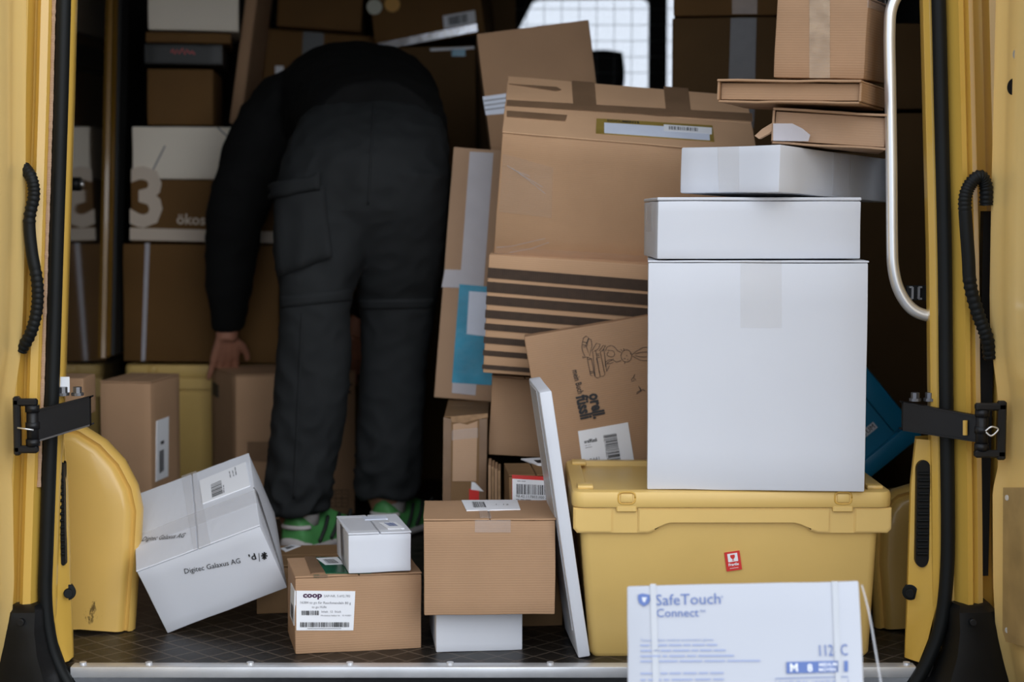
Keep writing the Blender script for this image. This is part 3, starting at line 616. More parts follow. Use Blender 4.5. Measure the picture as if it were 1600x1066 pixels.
 {'id': 'oko', 'name': 'cardboard_box', 'label': 'cardboard box printed with a big pale number three, in the tall pile', 'cat': 'box', 'mat': 'kraft_mid', 'loc': (-0.8574, 2.0183, 0.8298), 'rot': (-0.0003, 0.0076, -0.0083), 'dims': (0.4148, 0.4, 0.178), 'dec': [('patch', 'print_pale', 'F', [(-0.2106, -0.0492), (0.2063, -0.0571), (0.2061, -0.0902), (-0.211, -0.0842)], []), ('text', 'print_pale', 'F', '3', (-0.2105, -0.0382), (-0.1164, -0.0393), {'bold': 0.035, 'sy': 1.05}), ('text', 'print_pale', 'F', 'ökostrom', (-0.0758, -0.0372), (0.0938, -0.0414), {'bold': 0.02})]},
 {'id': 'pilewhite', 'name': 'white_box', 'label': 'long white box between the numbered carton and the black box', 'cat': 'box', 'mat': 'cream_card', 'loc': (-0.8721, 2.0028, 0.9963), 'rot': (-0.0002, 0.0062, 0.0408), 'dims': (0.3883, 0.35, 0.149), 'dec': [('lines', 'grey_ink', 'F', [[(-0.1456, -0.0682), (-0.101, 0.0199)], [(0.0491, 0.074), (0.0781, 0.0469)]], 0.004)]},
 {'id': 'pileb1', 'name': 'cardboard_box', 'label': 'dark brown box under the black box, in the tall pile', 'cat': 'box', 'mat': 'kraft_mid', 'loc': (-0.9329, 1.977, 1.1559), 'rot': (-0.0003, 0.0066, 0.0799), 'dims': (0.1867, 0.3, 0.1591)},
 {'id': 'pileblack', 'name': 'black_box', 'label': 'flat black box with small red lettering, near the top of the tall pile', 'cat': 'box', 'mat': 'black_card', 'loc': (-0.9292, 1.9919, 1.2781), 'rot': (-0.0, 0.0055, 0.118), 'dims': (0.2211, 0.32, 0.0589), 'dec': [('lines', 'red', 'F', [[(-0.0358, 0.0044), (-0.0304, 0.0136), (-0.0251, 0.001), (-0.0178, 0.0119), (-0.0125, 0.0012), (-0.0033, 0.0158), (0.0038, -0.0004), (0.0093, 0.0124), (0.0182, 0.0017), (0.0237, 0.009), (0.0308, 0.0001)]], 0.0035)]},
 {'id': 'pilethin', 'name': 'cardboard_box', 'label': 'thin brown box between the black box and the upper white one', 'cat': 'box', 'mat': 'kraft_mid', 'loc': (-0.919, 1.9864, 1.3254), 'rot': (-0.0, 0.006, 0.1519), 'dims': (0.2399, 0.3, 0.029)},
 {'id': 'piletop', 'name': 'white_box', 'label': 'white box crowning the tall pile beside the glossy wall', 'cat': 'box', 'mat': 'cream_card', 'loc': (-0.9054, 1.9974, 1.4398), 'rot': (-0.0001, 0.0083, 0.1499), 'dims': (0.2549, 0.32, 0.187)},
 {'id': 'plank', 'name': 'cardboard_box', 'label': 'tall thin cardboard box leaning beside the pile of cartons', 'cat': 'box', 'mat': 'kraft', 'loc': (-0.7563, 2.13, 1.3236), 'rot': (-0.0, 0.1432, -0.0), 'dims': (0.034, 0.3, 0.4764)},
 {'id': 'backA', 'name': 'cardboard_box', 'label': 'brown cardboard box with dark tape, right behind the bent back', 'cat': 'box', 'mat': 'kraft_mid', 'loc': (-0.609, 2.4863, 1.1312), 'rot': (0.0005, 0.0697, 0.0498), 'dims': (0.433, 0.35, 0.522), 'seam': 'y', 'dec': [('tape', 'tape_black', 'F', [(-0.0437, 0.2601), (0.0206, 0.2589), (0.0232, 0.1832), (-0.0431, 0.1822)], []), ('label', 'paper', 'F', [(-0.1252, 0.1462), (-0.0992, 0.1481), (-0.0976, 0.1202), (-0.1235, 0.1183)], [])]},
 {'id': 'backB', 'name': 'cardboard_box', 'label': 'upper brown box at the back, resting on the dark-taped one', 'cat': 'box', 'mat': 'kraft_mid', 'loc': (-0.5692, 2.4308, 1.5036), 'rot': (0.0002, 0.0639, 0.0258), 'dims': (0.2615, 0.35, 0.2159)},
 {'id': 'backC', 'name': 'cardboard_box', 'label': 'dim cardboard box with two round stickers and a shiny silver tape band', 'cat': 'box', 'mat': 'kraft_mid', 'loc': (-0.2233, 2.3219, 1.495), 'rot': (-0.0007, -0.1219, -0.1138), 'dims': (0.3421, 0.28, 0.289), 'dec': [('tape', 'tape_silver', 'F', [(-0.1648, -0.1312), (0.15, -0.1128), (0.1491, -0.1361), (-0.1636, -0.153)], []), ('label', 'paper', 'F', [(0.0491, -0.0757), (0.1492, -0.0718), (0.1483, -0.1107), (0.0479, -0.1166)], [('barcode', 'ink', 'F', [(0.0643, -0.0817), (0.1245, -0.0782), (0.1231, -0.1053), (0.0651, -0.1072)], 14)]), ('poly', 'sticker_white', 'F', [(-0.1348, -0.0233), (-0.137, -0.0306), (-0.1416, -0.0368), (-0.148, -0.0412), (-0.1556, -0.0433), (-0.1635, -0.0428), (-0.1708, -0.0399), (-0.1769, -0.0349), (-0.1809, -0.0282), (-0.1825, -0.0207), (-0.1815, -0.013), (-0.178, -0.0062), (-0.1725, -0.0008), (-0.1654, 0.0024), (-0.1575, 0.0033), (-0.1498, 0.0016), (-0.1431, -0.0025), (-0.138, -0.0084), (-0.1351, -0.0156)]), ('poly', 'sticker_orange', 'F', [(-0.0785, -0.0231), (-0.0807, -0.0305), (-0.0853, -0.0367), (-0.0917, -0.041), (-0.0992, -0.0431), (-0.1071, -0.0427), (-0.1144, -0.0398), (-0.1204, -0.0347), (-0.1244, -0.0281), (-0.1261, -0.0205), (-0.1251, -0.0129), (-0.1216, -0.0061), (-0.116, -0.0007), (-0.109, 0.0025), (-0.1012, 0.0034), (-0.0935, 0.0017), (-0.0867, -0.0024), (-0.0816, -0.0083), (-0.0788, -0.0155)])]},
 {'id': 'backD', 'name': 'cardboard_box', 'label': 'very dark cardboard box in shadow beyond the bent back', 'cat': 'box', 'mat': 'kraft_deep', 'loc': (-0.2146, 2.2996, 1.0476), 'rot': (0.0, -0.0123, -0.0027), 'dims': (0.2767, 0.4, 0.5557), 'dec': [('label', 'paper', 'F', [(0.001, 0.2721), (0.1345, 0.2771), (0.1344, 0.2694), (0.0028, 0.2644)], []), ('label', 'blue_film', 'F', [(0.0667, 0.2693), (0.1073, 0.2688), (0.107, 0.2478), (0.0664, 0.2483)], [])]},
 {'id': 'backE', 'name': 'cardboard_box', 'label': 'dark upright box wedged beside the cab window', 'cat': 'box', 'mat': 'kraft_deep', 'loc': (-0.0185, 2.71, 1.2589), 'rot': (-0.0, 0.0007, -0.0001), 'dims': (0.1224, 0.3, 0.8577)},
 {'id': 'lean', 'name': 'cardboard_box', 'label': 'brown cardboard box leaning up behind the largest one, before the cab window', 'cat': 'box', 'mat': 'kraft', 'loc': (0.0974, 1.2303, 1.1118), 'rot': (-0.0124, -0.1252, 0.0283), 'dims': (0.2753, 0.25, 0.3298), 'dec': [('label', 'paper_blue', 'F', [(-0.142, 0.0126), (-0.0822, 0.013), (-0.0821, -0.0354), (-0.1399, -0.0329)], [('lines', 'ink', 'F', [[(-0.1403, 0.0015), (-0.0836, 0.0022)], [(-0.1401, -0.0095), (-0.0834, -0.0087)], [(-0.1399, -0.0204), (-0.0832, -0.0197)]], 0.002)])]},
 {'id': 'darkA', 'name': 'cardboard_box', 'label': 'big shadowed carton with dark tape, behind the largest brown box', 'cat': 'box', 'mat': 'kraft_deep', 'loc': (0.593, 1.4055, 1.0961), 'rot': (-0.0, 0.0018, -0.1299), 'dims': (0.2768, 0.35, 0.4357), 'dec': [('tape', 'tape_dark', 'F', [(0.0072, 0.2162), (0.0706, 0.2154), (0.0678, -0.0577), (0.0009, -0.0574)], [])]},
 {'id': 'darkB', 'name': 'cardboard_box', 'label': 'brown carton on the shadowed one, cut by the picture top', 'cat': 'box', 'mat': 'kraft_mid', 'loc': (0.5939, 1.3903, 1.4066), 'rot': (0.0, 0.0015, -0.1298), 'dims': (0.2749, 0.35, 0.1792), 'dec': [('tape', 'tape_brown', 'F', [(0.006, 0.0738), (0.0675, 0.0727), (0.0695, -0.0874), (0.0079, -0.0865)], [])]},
 {'id': 'glove', 'name': 'white_box', 'label': 'white glove carton with blue printing, nearest to the viewer', 'cat': 'box', 'mat': 'glove_card', 'loc': (0.3794, -0.5848, 0.1311), 'rot': (-0.4004, -0.0644, -0.1908), 'dims': (0.3309, 0.22, 0.2663), 'dec': [('text', 'blue_ink', 'F', 'SafeTouch', (-0.1232, 0.1032), (-0.03, 0.1038), {'sy': 1.0}), ('text', 'blue_ink', 'F', 'Connect', (-0.1225, 0.0861), (-0.0616, 0.0859), {}), ('text', 'blue_ink', 'F', 'TM', (-0.0597, 0.0914), (-0.0523, 0.0915), {}), ('text', 'blue_ink', 'F', '®', (-0.0294, 0.112), (-0.0262, 0.1121), {}), ('poly', 'blue_ink', 'F', [(-0.1491, 0.1191), (-0.1426, 0.1208), (-0.1323, 0.1187), (-0.1315, 0.1113), (-0.1343, 0.1057), (-0.1409, 0.1021), (-0.1474, 0.1069), (-0.1492, 0.1125)]), ('poly', 'white_card', 'F', [(-0.1436, 0.1152), (-0.1361, 0.1151), (-0.139, 0.1077), (-0.1418, 0.1087)]), ('text', 'pale_blue_ink', 'F', 'Textured latex medical examination gloves', (-0.146, 0.0514), (-0.0413, 0.0508), {}), ('lines', 'pale_blue_ink', 'F', [[(-0.1461, 0.046), (-0.1332, 0.0459)], [(-0.1306, 0.0459), (-0.1254, 0.0458)], [(-0.1229, 0.0458), (-0.1074, 0.0457)], [(-0.1049, 0.0457), (-0.0869, 0.0456)], [(-0.0844, 0.0456), (-0.0742, 0.0455)], [(-0.0716, 0.0455), (-0.0538, 0.0454)], [(-0.0512, 0.0454), (-0.036, 0.0453)]], 0.0022), ('lines', 'pale_blue_ink', 'F', [[(-0.1461, 0.0382), (-0.1289, 0.0381)], [(-0.1265, 0.0381), (-0.1191, 0.038)], [(-0.1167, 0.038), (-0.102, 0.0379)], [(-0.0996, 0.0379), (-0.0752, 0.0378)], [(-0.0728, 0.0377), (-0.0631, 0.0377)], [(-0.0607, 0.0377), (-0.0437, 0.0376)], [(-0.0413, 0.0375), (-0.0244, 0.0374)]], 0.0022), ('lines', 'pale_blue_ink', 'F', [[(-0.1462, 0.0304), (-0.1174, 0.0302)], [(-0.1142, 0.0302), (-0.1078, 0.0302)], [(-0.1046, 0.0302), (-0.0823, 0.03)], [(-0.0792, 0.03), (-0.0665, 0.0299)], [(-0.0633, 0.0299), (-0.0128, 0.0296)]], 0.0022), ('lines', 'pale_blue_ink', 'F', [[(-0.1463, 0.0231), (-0.1225, 0.023)], [(-0.1196, 0.0229), (-0.093, 0.0228)], [(-0.09, 0.0227), (-0.0577, 0.0225)], [(-0.0547, 0.0225), (-0.0255, 0.0223)], [(-0.0226, 0.0223), (0.0239, 0.022)]], 0.0022), ('lines', 'pale_blue_ink', 'F', [[(-0.1464, 0.0059), (-0.1206, 0.0058)], [(-0.1174, 0.0058), (-0.1077, 0.0058)], [(-0.1045, 0.0057), (-0.0885, 0.0057)], [(-0.0853, 0.0057), (-0.0661, 0.0056)], [(-0.0629, 0.0056), (-0.0502, 0.0056)], [(-0.047, 0.0056), (-0.0279, 0.0055)]], 0.0022), ('lines', 'pale_blue_ink', 'F', [[(-0.1465, -0.0032), (-0.139, -0.0032)], [(-0.1353, -0.0032), (-0.1167, -0.0032)], [(-0.113, -0.0033), (-0.1056, -0.0033)], [(-0.1018, -0.0033), (-0.0723, -0.0034)], [(-0.0686, -0.0034), (-0.0465, -0.0034)], [(-0.0428, -0.0034), (-0.0281, -0.0035)]], 0.0022), ('text', 'blue_ink', 'F', '112- C', (0.107, 0.0272), (0.1459, 0.028), {'sy': 1.5}), ('patch', 'blue_ink', 'F', [(0.0605, 0.0197), (0.1323, 0.0206), (0.1316, 0.0047), (0.0599, 0.0037)], []), ('patch', 'blue_ink', 'F', [(0.1403, 0.0205), (0.1455, 0.0205), (0.1448, 0.0054), (0.1395, 0.0055)], []), ('text', 'paper', 'F', 'M', (0.0653, 0.0063), (0.076, 0.0064), {'bold': 0.02, 'lift': 1}), ('text', 'paper', 'F', '8', (0.0893, 0.006), (0.0964, 0.0062), {'bold': 0.02, 'lift': 1}), ('text', 'paper', 'F', 'MEDIUM', (0.1055, 0.0129), (0.1302, 0.0133), {'bold': 0.02, 'lift': 1}), ('text', 'paper', 'F', 'MOYEN', (0.1052, 0.0058), (0.1282, 0.0062), {'bold': 0.02, 'lift': 1}), ('lines', 'paper', 'F', [[(0.081, 0.0195), (0.0803, 0.0034)], [(0.1031, 0.0192), (0.1024, 0.0032)]], 0.0015), ('lines', 'blue_ink', 'F', [[(0.0448, -0.0202), (0.0445, -0.0033), (0.1445, -0.0017), (0.1444, -0.021)]], 0.001), ('text', 'pale_blue_ink', 'F', 'NATURAL / NATUR', (0.0495, -0.0131), (0.1308, -0.0121), {}), ('tape', 'tape_strap', 'F', [(-0.1312, 0.1346), (-0.1228, 0.1344), (-0.1183, -0.0899), (-0.1273, -0.0899)], []), ('tape', 'tape_strap', 'F', [(0.1286, 0.1327), (0.1366, 0.1325), (0.1341, -0.0906), (0.1263, -0.0906)], [])]},
]
# ------------------------------------------------------------------ van shell
ZC = 1.86
ground = box('ground', -15, 15, -20, 12, -0.75, -0.65, 'asphalt', kind='structure')
floor = box('floor', -1.12, 1.12, 0.0, 3.0, -0.02, 0.0, 'van_floor', kind='structure')
box('floor', -1.12, 1.12, 3.0, 4.5, -0.3, -0.25, 'dark_lining', kind='structure')
ceiling = box('ceiling', -1.16, 1.16, -0.03, 4.5, ZC, ZC + 0.05, 'dark_lining', kind='structure')
wall_left = box('wall_left', -1.18, -1.12, 0.0, 4.5, -0.3, ZC, 'gloss_lining', kind='structure')
wall_right = box('wall_right', 1.12, 1.18, 0.0, 4.5, -0.3, ZC, 'dark_lining', kind='structure')
header = box('trim_1', -1.16, 1.16, -0.04, 0.03, 1.72, ZC, 'yellow_paint', kind='structure')

# bulkhead with its window opening
bm = bmesh.new()
wx0, wx1, wz0, wz1 = 0.0, 0.63, 1.02, 1.78
for a in ((-1.12, wx0, 0, ZC), (wx1, 1.12, 0, ZC), (wx0, wx1, 0, wz0), (wx0, wx1, wz1, ZC)):
    box_bm(a[0], a[1], 3.0, 3.03, a[2], a[3], bm=bm)
link('wall_back', mesh(bm), 'dark_lining', kind='structure')
win = bpy.data.objects.new('window_1', None)
COL.objects.link(win)
win['kind'] = 'structure'
k = 0
x = wx0 + 0.02
wv = None
while x < wx1:
    if wv is None:
        wv = mesh(tube_bm([(0, 2.985, wz0), (0, 2.985, wz1)], 0.0011, 6))
    o = link('wire', wv, 'steel_dark', win)
    o.location.x = x
    x += 0.062
z = wz0 + 0.02
wh = None
while z < wz1:
    if wh is None:
        wh = mesh(tube_bm([(wx0, 2.989, 0), (wx1, 2.989, 0)], 0.0011, 6))
    o = link('wire', wh, 'steel_dark', win)
    o.location.z = z
    z += 0.056
# cab front with the windscreen cut out, and the post between screen and side glass
Yf = 4.4


def fr(px, pz):      # bulkhead-sized grid -> cab front plane coordinates
    return (0.03 + (px - 800) * 0.002852, 0.83 + (330 - pz) * 0.002852)


ws = [fr(*p) for p in ((806, 60), (832, 10), (842, 6), (1000, 4), (1008, 8), (1012, 20), (1011, 160), (1008, 260), (806, 260))]
bm = bmesh.new()
outer = [bm.verts.new(p) for p in ((-1.12, Yf, -0.3), (1.12, Yf, -0.3), (1.12, Yf, ZC), (-1.12, Yf, ZC))]
oe = [bm.edges.new((outer[i], outer[(i + 1) % 4])) for i in range(4)]
hv = [bm.verts.new((a, Yf, b)) for a, b in ws]
he = [bm.edges.new((hv[i], hv[(i + 1) % len(hv)])) for i in range(len(hv))]
st = [bm.verts.new((a, Yf, b)) for a, b in [fr(*p) for p in ((1038, -20), (1052, -20), (1052, 260), (1038, 260))]]
se = [bm.edges.new((st[i], st[(i + 1) % 4])) for i in range(4)]
bmesh.ops.triangle_fill(bm, edges=oe + he + se, use_beauty=True)
r = bmesh.ops.extrude_face_region(bm, geom=list(bm.faces))
for v in r['geom']:
    if isinstance(v, bmesh.types.BMVert):
        v.co.y += 0.04
link('wall_front', mesh(bm), 'dark_lining', kind='structure')
w2 = box('window_2', ws[0][0] - 0.03, 0.78, Yf + 0.041, Yf + 0.045, 0.95, 1.80, 'window_glass', kind='structure')

# passenger seat with headrest seen through the mesh
seat = bpy.data.objects.new('cab_seat', None)
COL.objects.link(seat)
seat.location = (0.3, 3.55, -0.25)
seat['label'] = 'dark cab seat with rounded headrest seen through the mesh window'
seat['category'] = 'seat'


def blob(name, c, s, m, parent, e=0.6):
    bm = bmesh.new()
    bmesh.ops.create_cube(bm, size=2)
    bmesh.ops.subdivide_edges(bm, edges=list(bm.edges), cuts=4, use_grid_fill=True)
    for v in bm.verts:
        q = v.co.normalized()
        v.co = v.co.lerp(q * 1.15, e)
        v.co = Vector((c[0] + v.co.x * s[0], c[1] + v.co.y * s[1], c[2] + v.co.z * s[2]))
    return link(name, mesh(bm), m, parent, smooth=True)


hx = 0.03 + (938 - 800) * 6.6 / 2610 - 0.3
blob('headrest', (hx, 0, 1.61), (0.085, 0.05, 0.09), 'dark_lining', seat, 0.35)
blob('backrest', (hx, 0.0, 1.12), (0.23, 0.07, 0.33), 'seat_grey', seat, 0.3)
blob('cushion', (hx, 0.28, 0.72), (0.25, 0.27, 0.09), 'seat_grey', seat, 0.3)
box('seat_base', hx - 0.2, hx + 0.2, 0.0, 0.5, 0.0, 0.64, 'dark_lining', seat, 0.01)
box('cab_post', 0.03 + 212 * 6.3 / 2610, 0.03 + 237 * 6.3 / 2610, 3.3, 3.34, 0.0, 1.86, 'dark_lining', wall_right)

# ------------------------------------------------------------------ rear opening: pillars, seals, jambs
def gx(u, v=1041):           # horizontal place in the plane of the opening
    a = (533 - v) / 2610
    return 0.03 + (u - 800) / 2610 * 3.0 / (math.cos(PITCH) + a * math.sin(PITCH))


def gz(v):                   # height in the plane of the opening
    a = (533 - v) / 2610
    c, s = math.cos(PITCH), math.sin(PITCH)
    return 0.83 + 3.0 * (a * c - s) / (c + a * s)


def interp(tab, v):
    if v <= tab[0][0]:
        return tab[0][1]
    for (a, b), (c, d) in zip(tab, tab[1:]):
        if v <= c:
            return b + (d - b) * (v - a) / (c - a)
    return tab[-1][1]


LS = [(-440, 112), (-50, 104), (150, 99), (400, 91), (600, 85), (850, 76), (935, 74), (1000, 82), (1045, 98), (1090, 125)]
RS = [(-440, 1450), (-50, 1462), (150, 1467), (400, 1473), (600, 1475), (800, 1478), (900, 1476), (980, 1465), (1040, 1441), (1085, 1412)]
LSl = [(-440, 112), (-50, 104), (150, 99), (400, 91), (600, 85), (850, 76), (1100, 70)]
RSl = [(-440, 1450), (-50, 1462), (150, 1467), (400, 1473), (600, 1475), (800, 1478), (1100, 1480)]
rows = [-600, -440, -200, -50, 150, 300, 400, 500, 600, 700, 800, 900, 1000, 1120, 1300]


def pillar(parent, lean, sec, base):
    rings = []
    for v in rows:
        dx = interp(lean, v) - base
        rings.append([(gx(u + (dx if fl else 0), v), y, min(gz(v), ZC + 0.04)) for u, y, fl in sec])
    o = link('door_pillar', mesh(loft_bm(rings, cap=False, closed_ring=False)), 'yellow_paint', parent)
    return autosmooth(o, 25)


# section points: (grid x, y, leans with the seal?)
pillar(wall_left, LSl, [(-200, 0.02, 0), (-200, -0.055, 0), (30, -0.055, 1), (40, -0.045, 1), (44, -0.016, 1), (49, -0.013, 1), (51, -0.028, 1), (57, -0.034, 1),
                        (68, -0.030, 1), (72, -0.018, 1), (75, -0.006, 1), (95, -0.002, 1), (98, 0.002, 1), (100, 0.010, 1), (98, 0.03, 1), (92, 0.06, 1), (40, 0.10, 0), (-240, 0.16, 0)], 87)
pillar(wall_right, RSl, [(1800, 0.02, 0), (1800, -0.03, 0), (1580, -0.02, 1), (1556, -0.004, 1), (1553, 0.03, 1), (1530, 0.03, 1), (1527, -0.02, 1), (1518, -0.028, 1), (1513, -0.022, 1), (1508, -0.036, 1),
                         (1500, -0.038, 1), (1496, -0.026, 1), (1490, -0.014, 1), (1486, -0.005, 1), (1463, -0.002, 1), (1460, 0.003, 1), (1456, 0.010, 1), (1455, 0.03, 1), (1462, 0.06, 1), (1520, 0.10, 0), (1840, 0.16, 0)], 1475)
for par, tab in ((wall_left, LS), (wall_right, RS)):
    pts = smooth_path([(gx(u, v), -0.014, gz(v)) for v, u in tab], 6)
    link('rubber_seal', mesh(tube_bm(pts, 0.0128, 14)), 'rubber', par, smooth=True)
# rough fabric edging beside the left seal
pts = [(gx(interp(LSl, v) - 13.5, v), -0.020, gz(v)) for v in range(-100, 760, 6)]
link('edge_trim', mesh(tube_bm(pts, [0.003 + 0.0012 * random.random() for _ in pts], 6)), 'kraft_pale', wall_left)
# lower jamb plates with their vents and grommets
for sgn, par, u0, u1, uv, ug in ((1, wall_left, 84, 103, 93, 97), (-1, wall_right, 1462, 1424, 1446, 1431)):
    P = []
    for v in (690, 760, 850, 950, 1000, 1036):
        inn = interp([(690, u1 - sgn * 14), (760, u1 - sgn * 6), (850, u1 - sgn * 3), (950, u1), (1036, u1 + sgn * 3)], v)
        out = interp(LS if sgn > 0 else RS, v) + sgn * 6
        P.append([(gx(out, v), 0.004, gz(v)), (gx(out + sgn * 4, v), 0.012, gz(v)), (gx(inn - sgn * 1, v), 0.034, gz(v)), (gx(inn, v), 0.040, gz(v)), (gx(inn - sgn * 6, v), 0.07, gz(v)), (gx(inn - sgn * 60, v), 0.10, gz(v))])
    autosmooth(link('jamb_plate', mesh(loft_bm(P, cap=False, closed_ring=False)), 'yellow_paint', par), 40)
    # vent: a capsule frame with louvre slats
    wv_ = 0.0042 if sgn > 0 else 0.0125
    cx, zt, zb = gx(uv, 806), gz(726), gz(886)
    ring = []
    for i in range(24):
        a = 2 * math.pi * i / 24
        ring.append((cx + wv_ * math.cos(a), (zt - wv_ if math.sin(a) > 0 else zb + wv_) + wv_ * 1.4 * math.sin(a)))
    link('vent', mesh(prism_bm(ring, 0.018, 0.04)), 'black_plastic', par)
    sl = mesh(box_bm(-wv_ * 0.8, wv_ * 0.8, -0.002, 0.004, -0.0028, 0.0028, 0.001, 1))
    vent = COL.objects[-1] if False else [o for o in COL.objects if o.name.startswith('vent')][-1]
    for i in range(13):
        o = link('slat', sl, 'rubber', vent)
        o.location = (cx, 0.0165, zb + 0.02 + (zt - zb - 0.04) * i / 12)
        o.rotation_euler = (0.5, 0, 0)
    bm = cyl_bm((gx(ug), 0.045, gz(932)), (sgn * 0.35, -0.9, 0), 0.0145, 0.03)
    cyl_bm((gx(ug) + sgn * 0.004, 0.032, gz(932)), (sgn * 0.35, -0.9, 0), 0.008, 0.03, bm=bm)
    link('grommet', mesh(bm), 'rubber', par, smooth=True)
# black plastic bumper corners below the pillars
for sgn, par, a, b in ((1, wall_left, 2, 78), (-1, wall_right, 1560, 1476)):
    P = []
    for v, i0, i1, y in ((938, 22, 6, -0.045), (946, 16, 1, -0.06), (975, 10, 0, -0.068), (1010, 6, -6, -0.075), (1060, -2, -24, -0.085), (1130, -30, -60, -0.1)):
        xa, xb = gx(a + sgn * i0), gx(b - sgn * i1)
        P.append([(xa, y + 0.02, gz(v)), (xa + (xb - xa) * 0.3, y, gz(v)), (xb - (xb - xa) * 0.1, y, gz(v)), (xb, y + 0.03, gz(v)), (xb, 0.02, gz(v)), (xa, 0.02, gz(v))])
    autosmooth(link('bumper_corner', mesh(loft_bm(P)), 'black_plastic', par), 40)
    bm = cyl_bm((gx(b - sgn * 26), -0.068, gz(958)), (0, 1, 0), 0.006, 0.012)
    link('bolt', mesh(bm), 'black_metal', par, smooth=True)

# sill strip, its screws and the ribbed step
sill = box('trim_2', gx(112), gx(1430), -0.012, 0.02, -0.019, 0.0015, 'aluminium', bev=0.002, kind='structure')
scr = mesh(cyl_bm((0, 0, 0), (0, 0, 1), 0.0065, 0.005, 14))
for u in (128, 231, 390, 546, 703, 860, 1016, 1173, 1330, 1418):
    o = link('screw', scr, 'aluminium', sill, smooth=False)
    o.location = (gx(u), 0.008, 0.003)
step = box('trim_3', -0.9, 0.9, -0.30, -0.014, -0.09, -0.034, 'black_plastic', kind='structure', bev=0.006)
rb = mesh(box_bm(-0.0075, 0.0075, -0.28, -0.022, -0.036, -0.029, 0.002, 1))
for i in range(58):
    o = link('rib', rb, 'tread_grey', step)
    o.location.x = -0.86 + i * 0.0302
box('trim_4', -1.1, 1.1, -0.26, 0.0, -0.45, -0.09, 'black_plastic', kind='structure', bev=0.02)

# ------------------------------------------------------------------ doors swung open, inner faces showing
LD = [(-440, 46), (0, 41), (300, 40), (450, 37), (545, 33), (590, 26), (625, 21), (700, 21), (740, 18), (770, 20), (900, 22), (975, 17), (1020, 8), (1066, -4), (1150, -25)]
RD = [(-440, 1562), (0, 1556), (300, 1549), (480, 1546), (540, 1549), (590, 1556), (640, 1562), (720, 1560), (760, 1551), (900, 1552), (980, 1556), (1040, 1568), (1066, 1575), (1150, 1600)]


def door(name, sgn, tab):
    ys = [-0.045, -0.05, -0.06, -0.08, -0.10, -0.13, -0.16, -0.20, -0.25, -0.32, -0.42, -0.55, -0.70, -0.78]
    zs = [gz(v) for v in list(range(1130, 500, -14)) + list(range(500, -440, -40))]
    vs = list(range(1130, 500, -14)) + list(range(500, -440, -40))
    rings = []
    for v, zz in zip(vs, zs):
        x0 = 0.03 + (gx(interp(tab, v), v) - 0.03) * (2.95 / 3.0)
        inner = []
        for i, y in enumerate(ys):
            x = x0 - sgn * 0.006 * (1 if i == 0 else 0)
            t = max(0, min(1, (-0.05 - y) / 0.03))
            # pressed ridge that steps with height, and a shallow recess beyond it
            x -= sgn * (0.010 * t * t * (3 - 2 * t))
            k2 = max(0, min(1, (-0.14 - y) / 0.05))
            x -= sgn * 0.012 * k2 * k2 * (3 - 2 * k2) * (1 if -100 < v < 560 or 760 < v < 1000 else 0.0)
            inner.append((x, y, zz))
        xo = 0.03 + (gx(interp(tab, 300), 300) - 0.03) * (2.95 / 3.0) - sgn * 0.075
        rings.append(inner + [(xo, -0.78, zz), (xo, -0.045, zz)])
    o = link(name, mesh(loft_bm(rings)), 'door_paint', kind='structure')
    return autosmooth(o, 50)


d1 = door('door_1', 1, LD)
d2 = door('door_2', -1, RD)


def dpt(u, v, y):            # a point on the sight grid of the opening carried to depth y
    k_ = (y + 3.0) / 3.0
    return Vector((0.03 + (gx(u, v) - 0.03) * k_, y, 0.83 + (gz(v) - 0.83) * k_))


# bump-stop holes and buttons in the door edges
link('stop_hole', mesh(cyl_bm(dpt(1, 106, -0.04), (0.3, -1, 0), 0.013, 0.02)), 'black_plastic', d1, smooth=True)
link('stop_hole', mesh(cyl_bm(dpt(1593, 136, -0.12), (-1, -0.5, 0), 0.014, 0.03)), 'black_plastic', d2, smooth=True)
link('button', mesh(cyl_bm(dpt(1599, 85, -0.13), (-1, -0.6, 0), 0.010, 0.03)), 'chrome', d2, smooth=True)
# wood-grain board screwed to the lower right door
pb = [dpt(u, v, y) for u, v, y in ((1578, 762, -0.12), (1577, 985, -0.12), (1582, 1003, -0.13), (1640, 1018, -0.26), (1640, 762, -0.26))]
bm = loft_bm([[p + Vector((0.012, 0, 0)) for p in pb], [p - Vector((0.012, 0, 0)) for p in pb]])
wb = link('board', mesh(bm), 'wood_panel', d2)
for v in (778, 985):
    link('screw', mesh(cyl_bm(dpt(1585, v, -0.135) - Vector((0.011, 0, 0)), (-1, -0.4, 0), 0.005, 0.006)), 'aluminium', wb, smooth=True)
# light patch of bare primer on the left door edge
# corrugated cable conduits between door and pillar


def conduit(path, rad, parent, smooth_zone):
    pts = smooth_path(path, 14)
    rr_ = []
    for i, p in enumerate(pts):
        t = i / len(pts)
        rr_.append(rad * (1.0 if smooth_zone[0] < t < smooth_zone[1] else 0.93 + (0.16 if i % 3 == 0 else 0.0)))
    link('cable_conduit', mesh(tube_bm(pts, rr_, 12)), 'rubber', parent, smooth=True)


conduit([dpt(38, 262, -0.045), dpt(49, 278, -0.06), dpt(53, 305, -0.06), dpt(46, 345, -0.06), dpt(50, 395, -0.06), dpt(58, 440, -0.06), dpt(58, 480, -0.06), dpt(49, 518, -0.06), dpt(33, 548, -0.05)], 0.0105, d1, (0.38, 0.56))
conduit([dpt(1541, 320, -0.05), dpt(1540, 290, -0.055), dpt(1531, 276, -0.06), dpt(1516, 288, -0.06), dpt(1508, 310, -0.06), dpt(1509, 345, -0.06), dpt(1513, 400, -0.06), dpt(1516, 445, -0.06), dpt(1528, 490, -0.06), dpt(1541, 525, -0.06), dpt(1547, 560, -0.05)], 0.0118, d2, (0.46, 0.68))
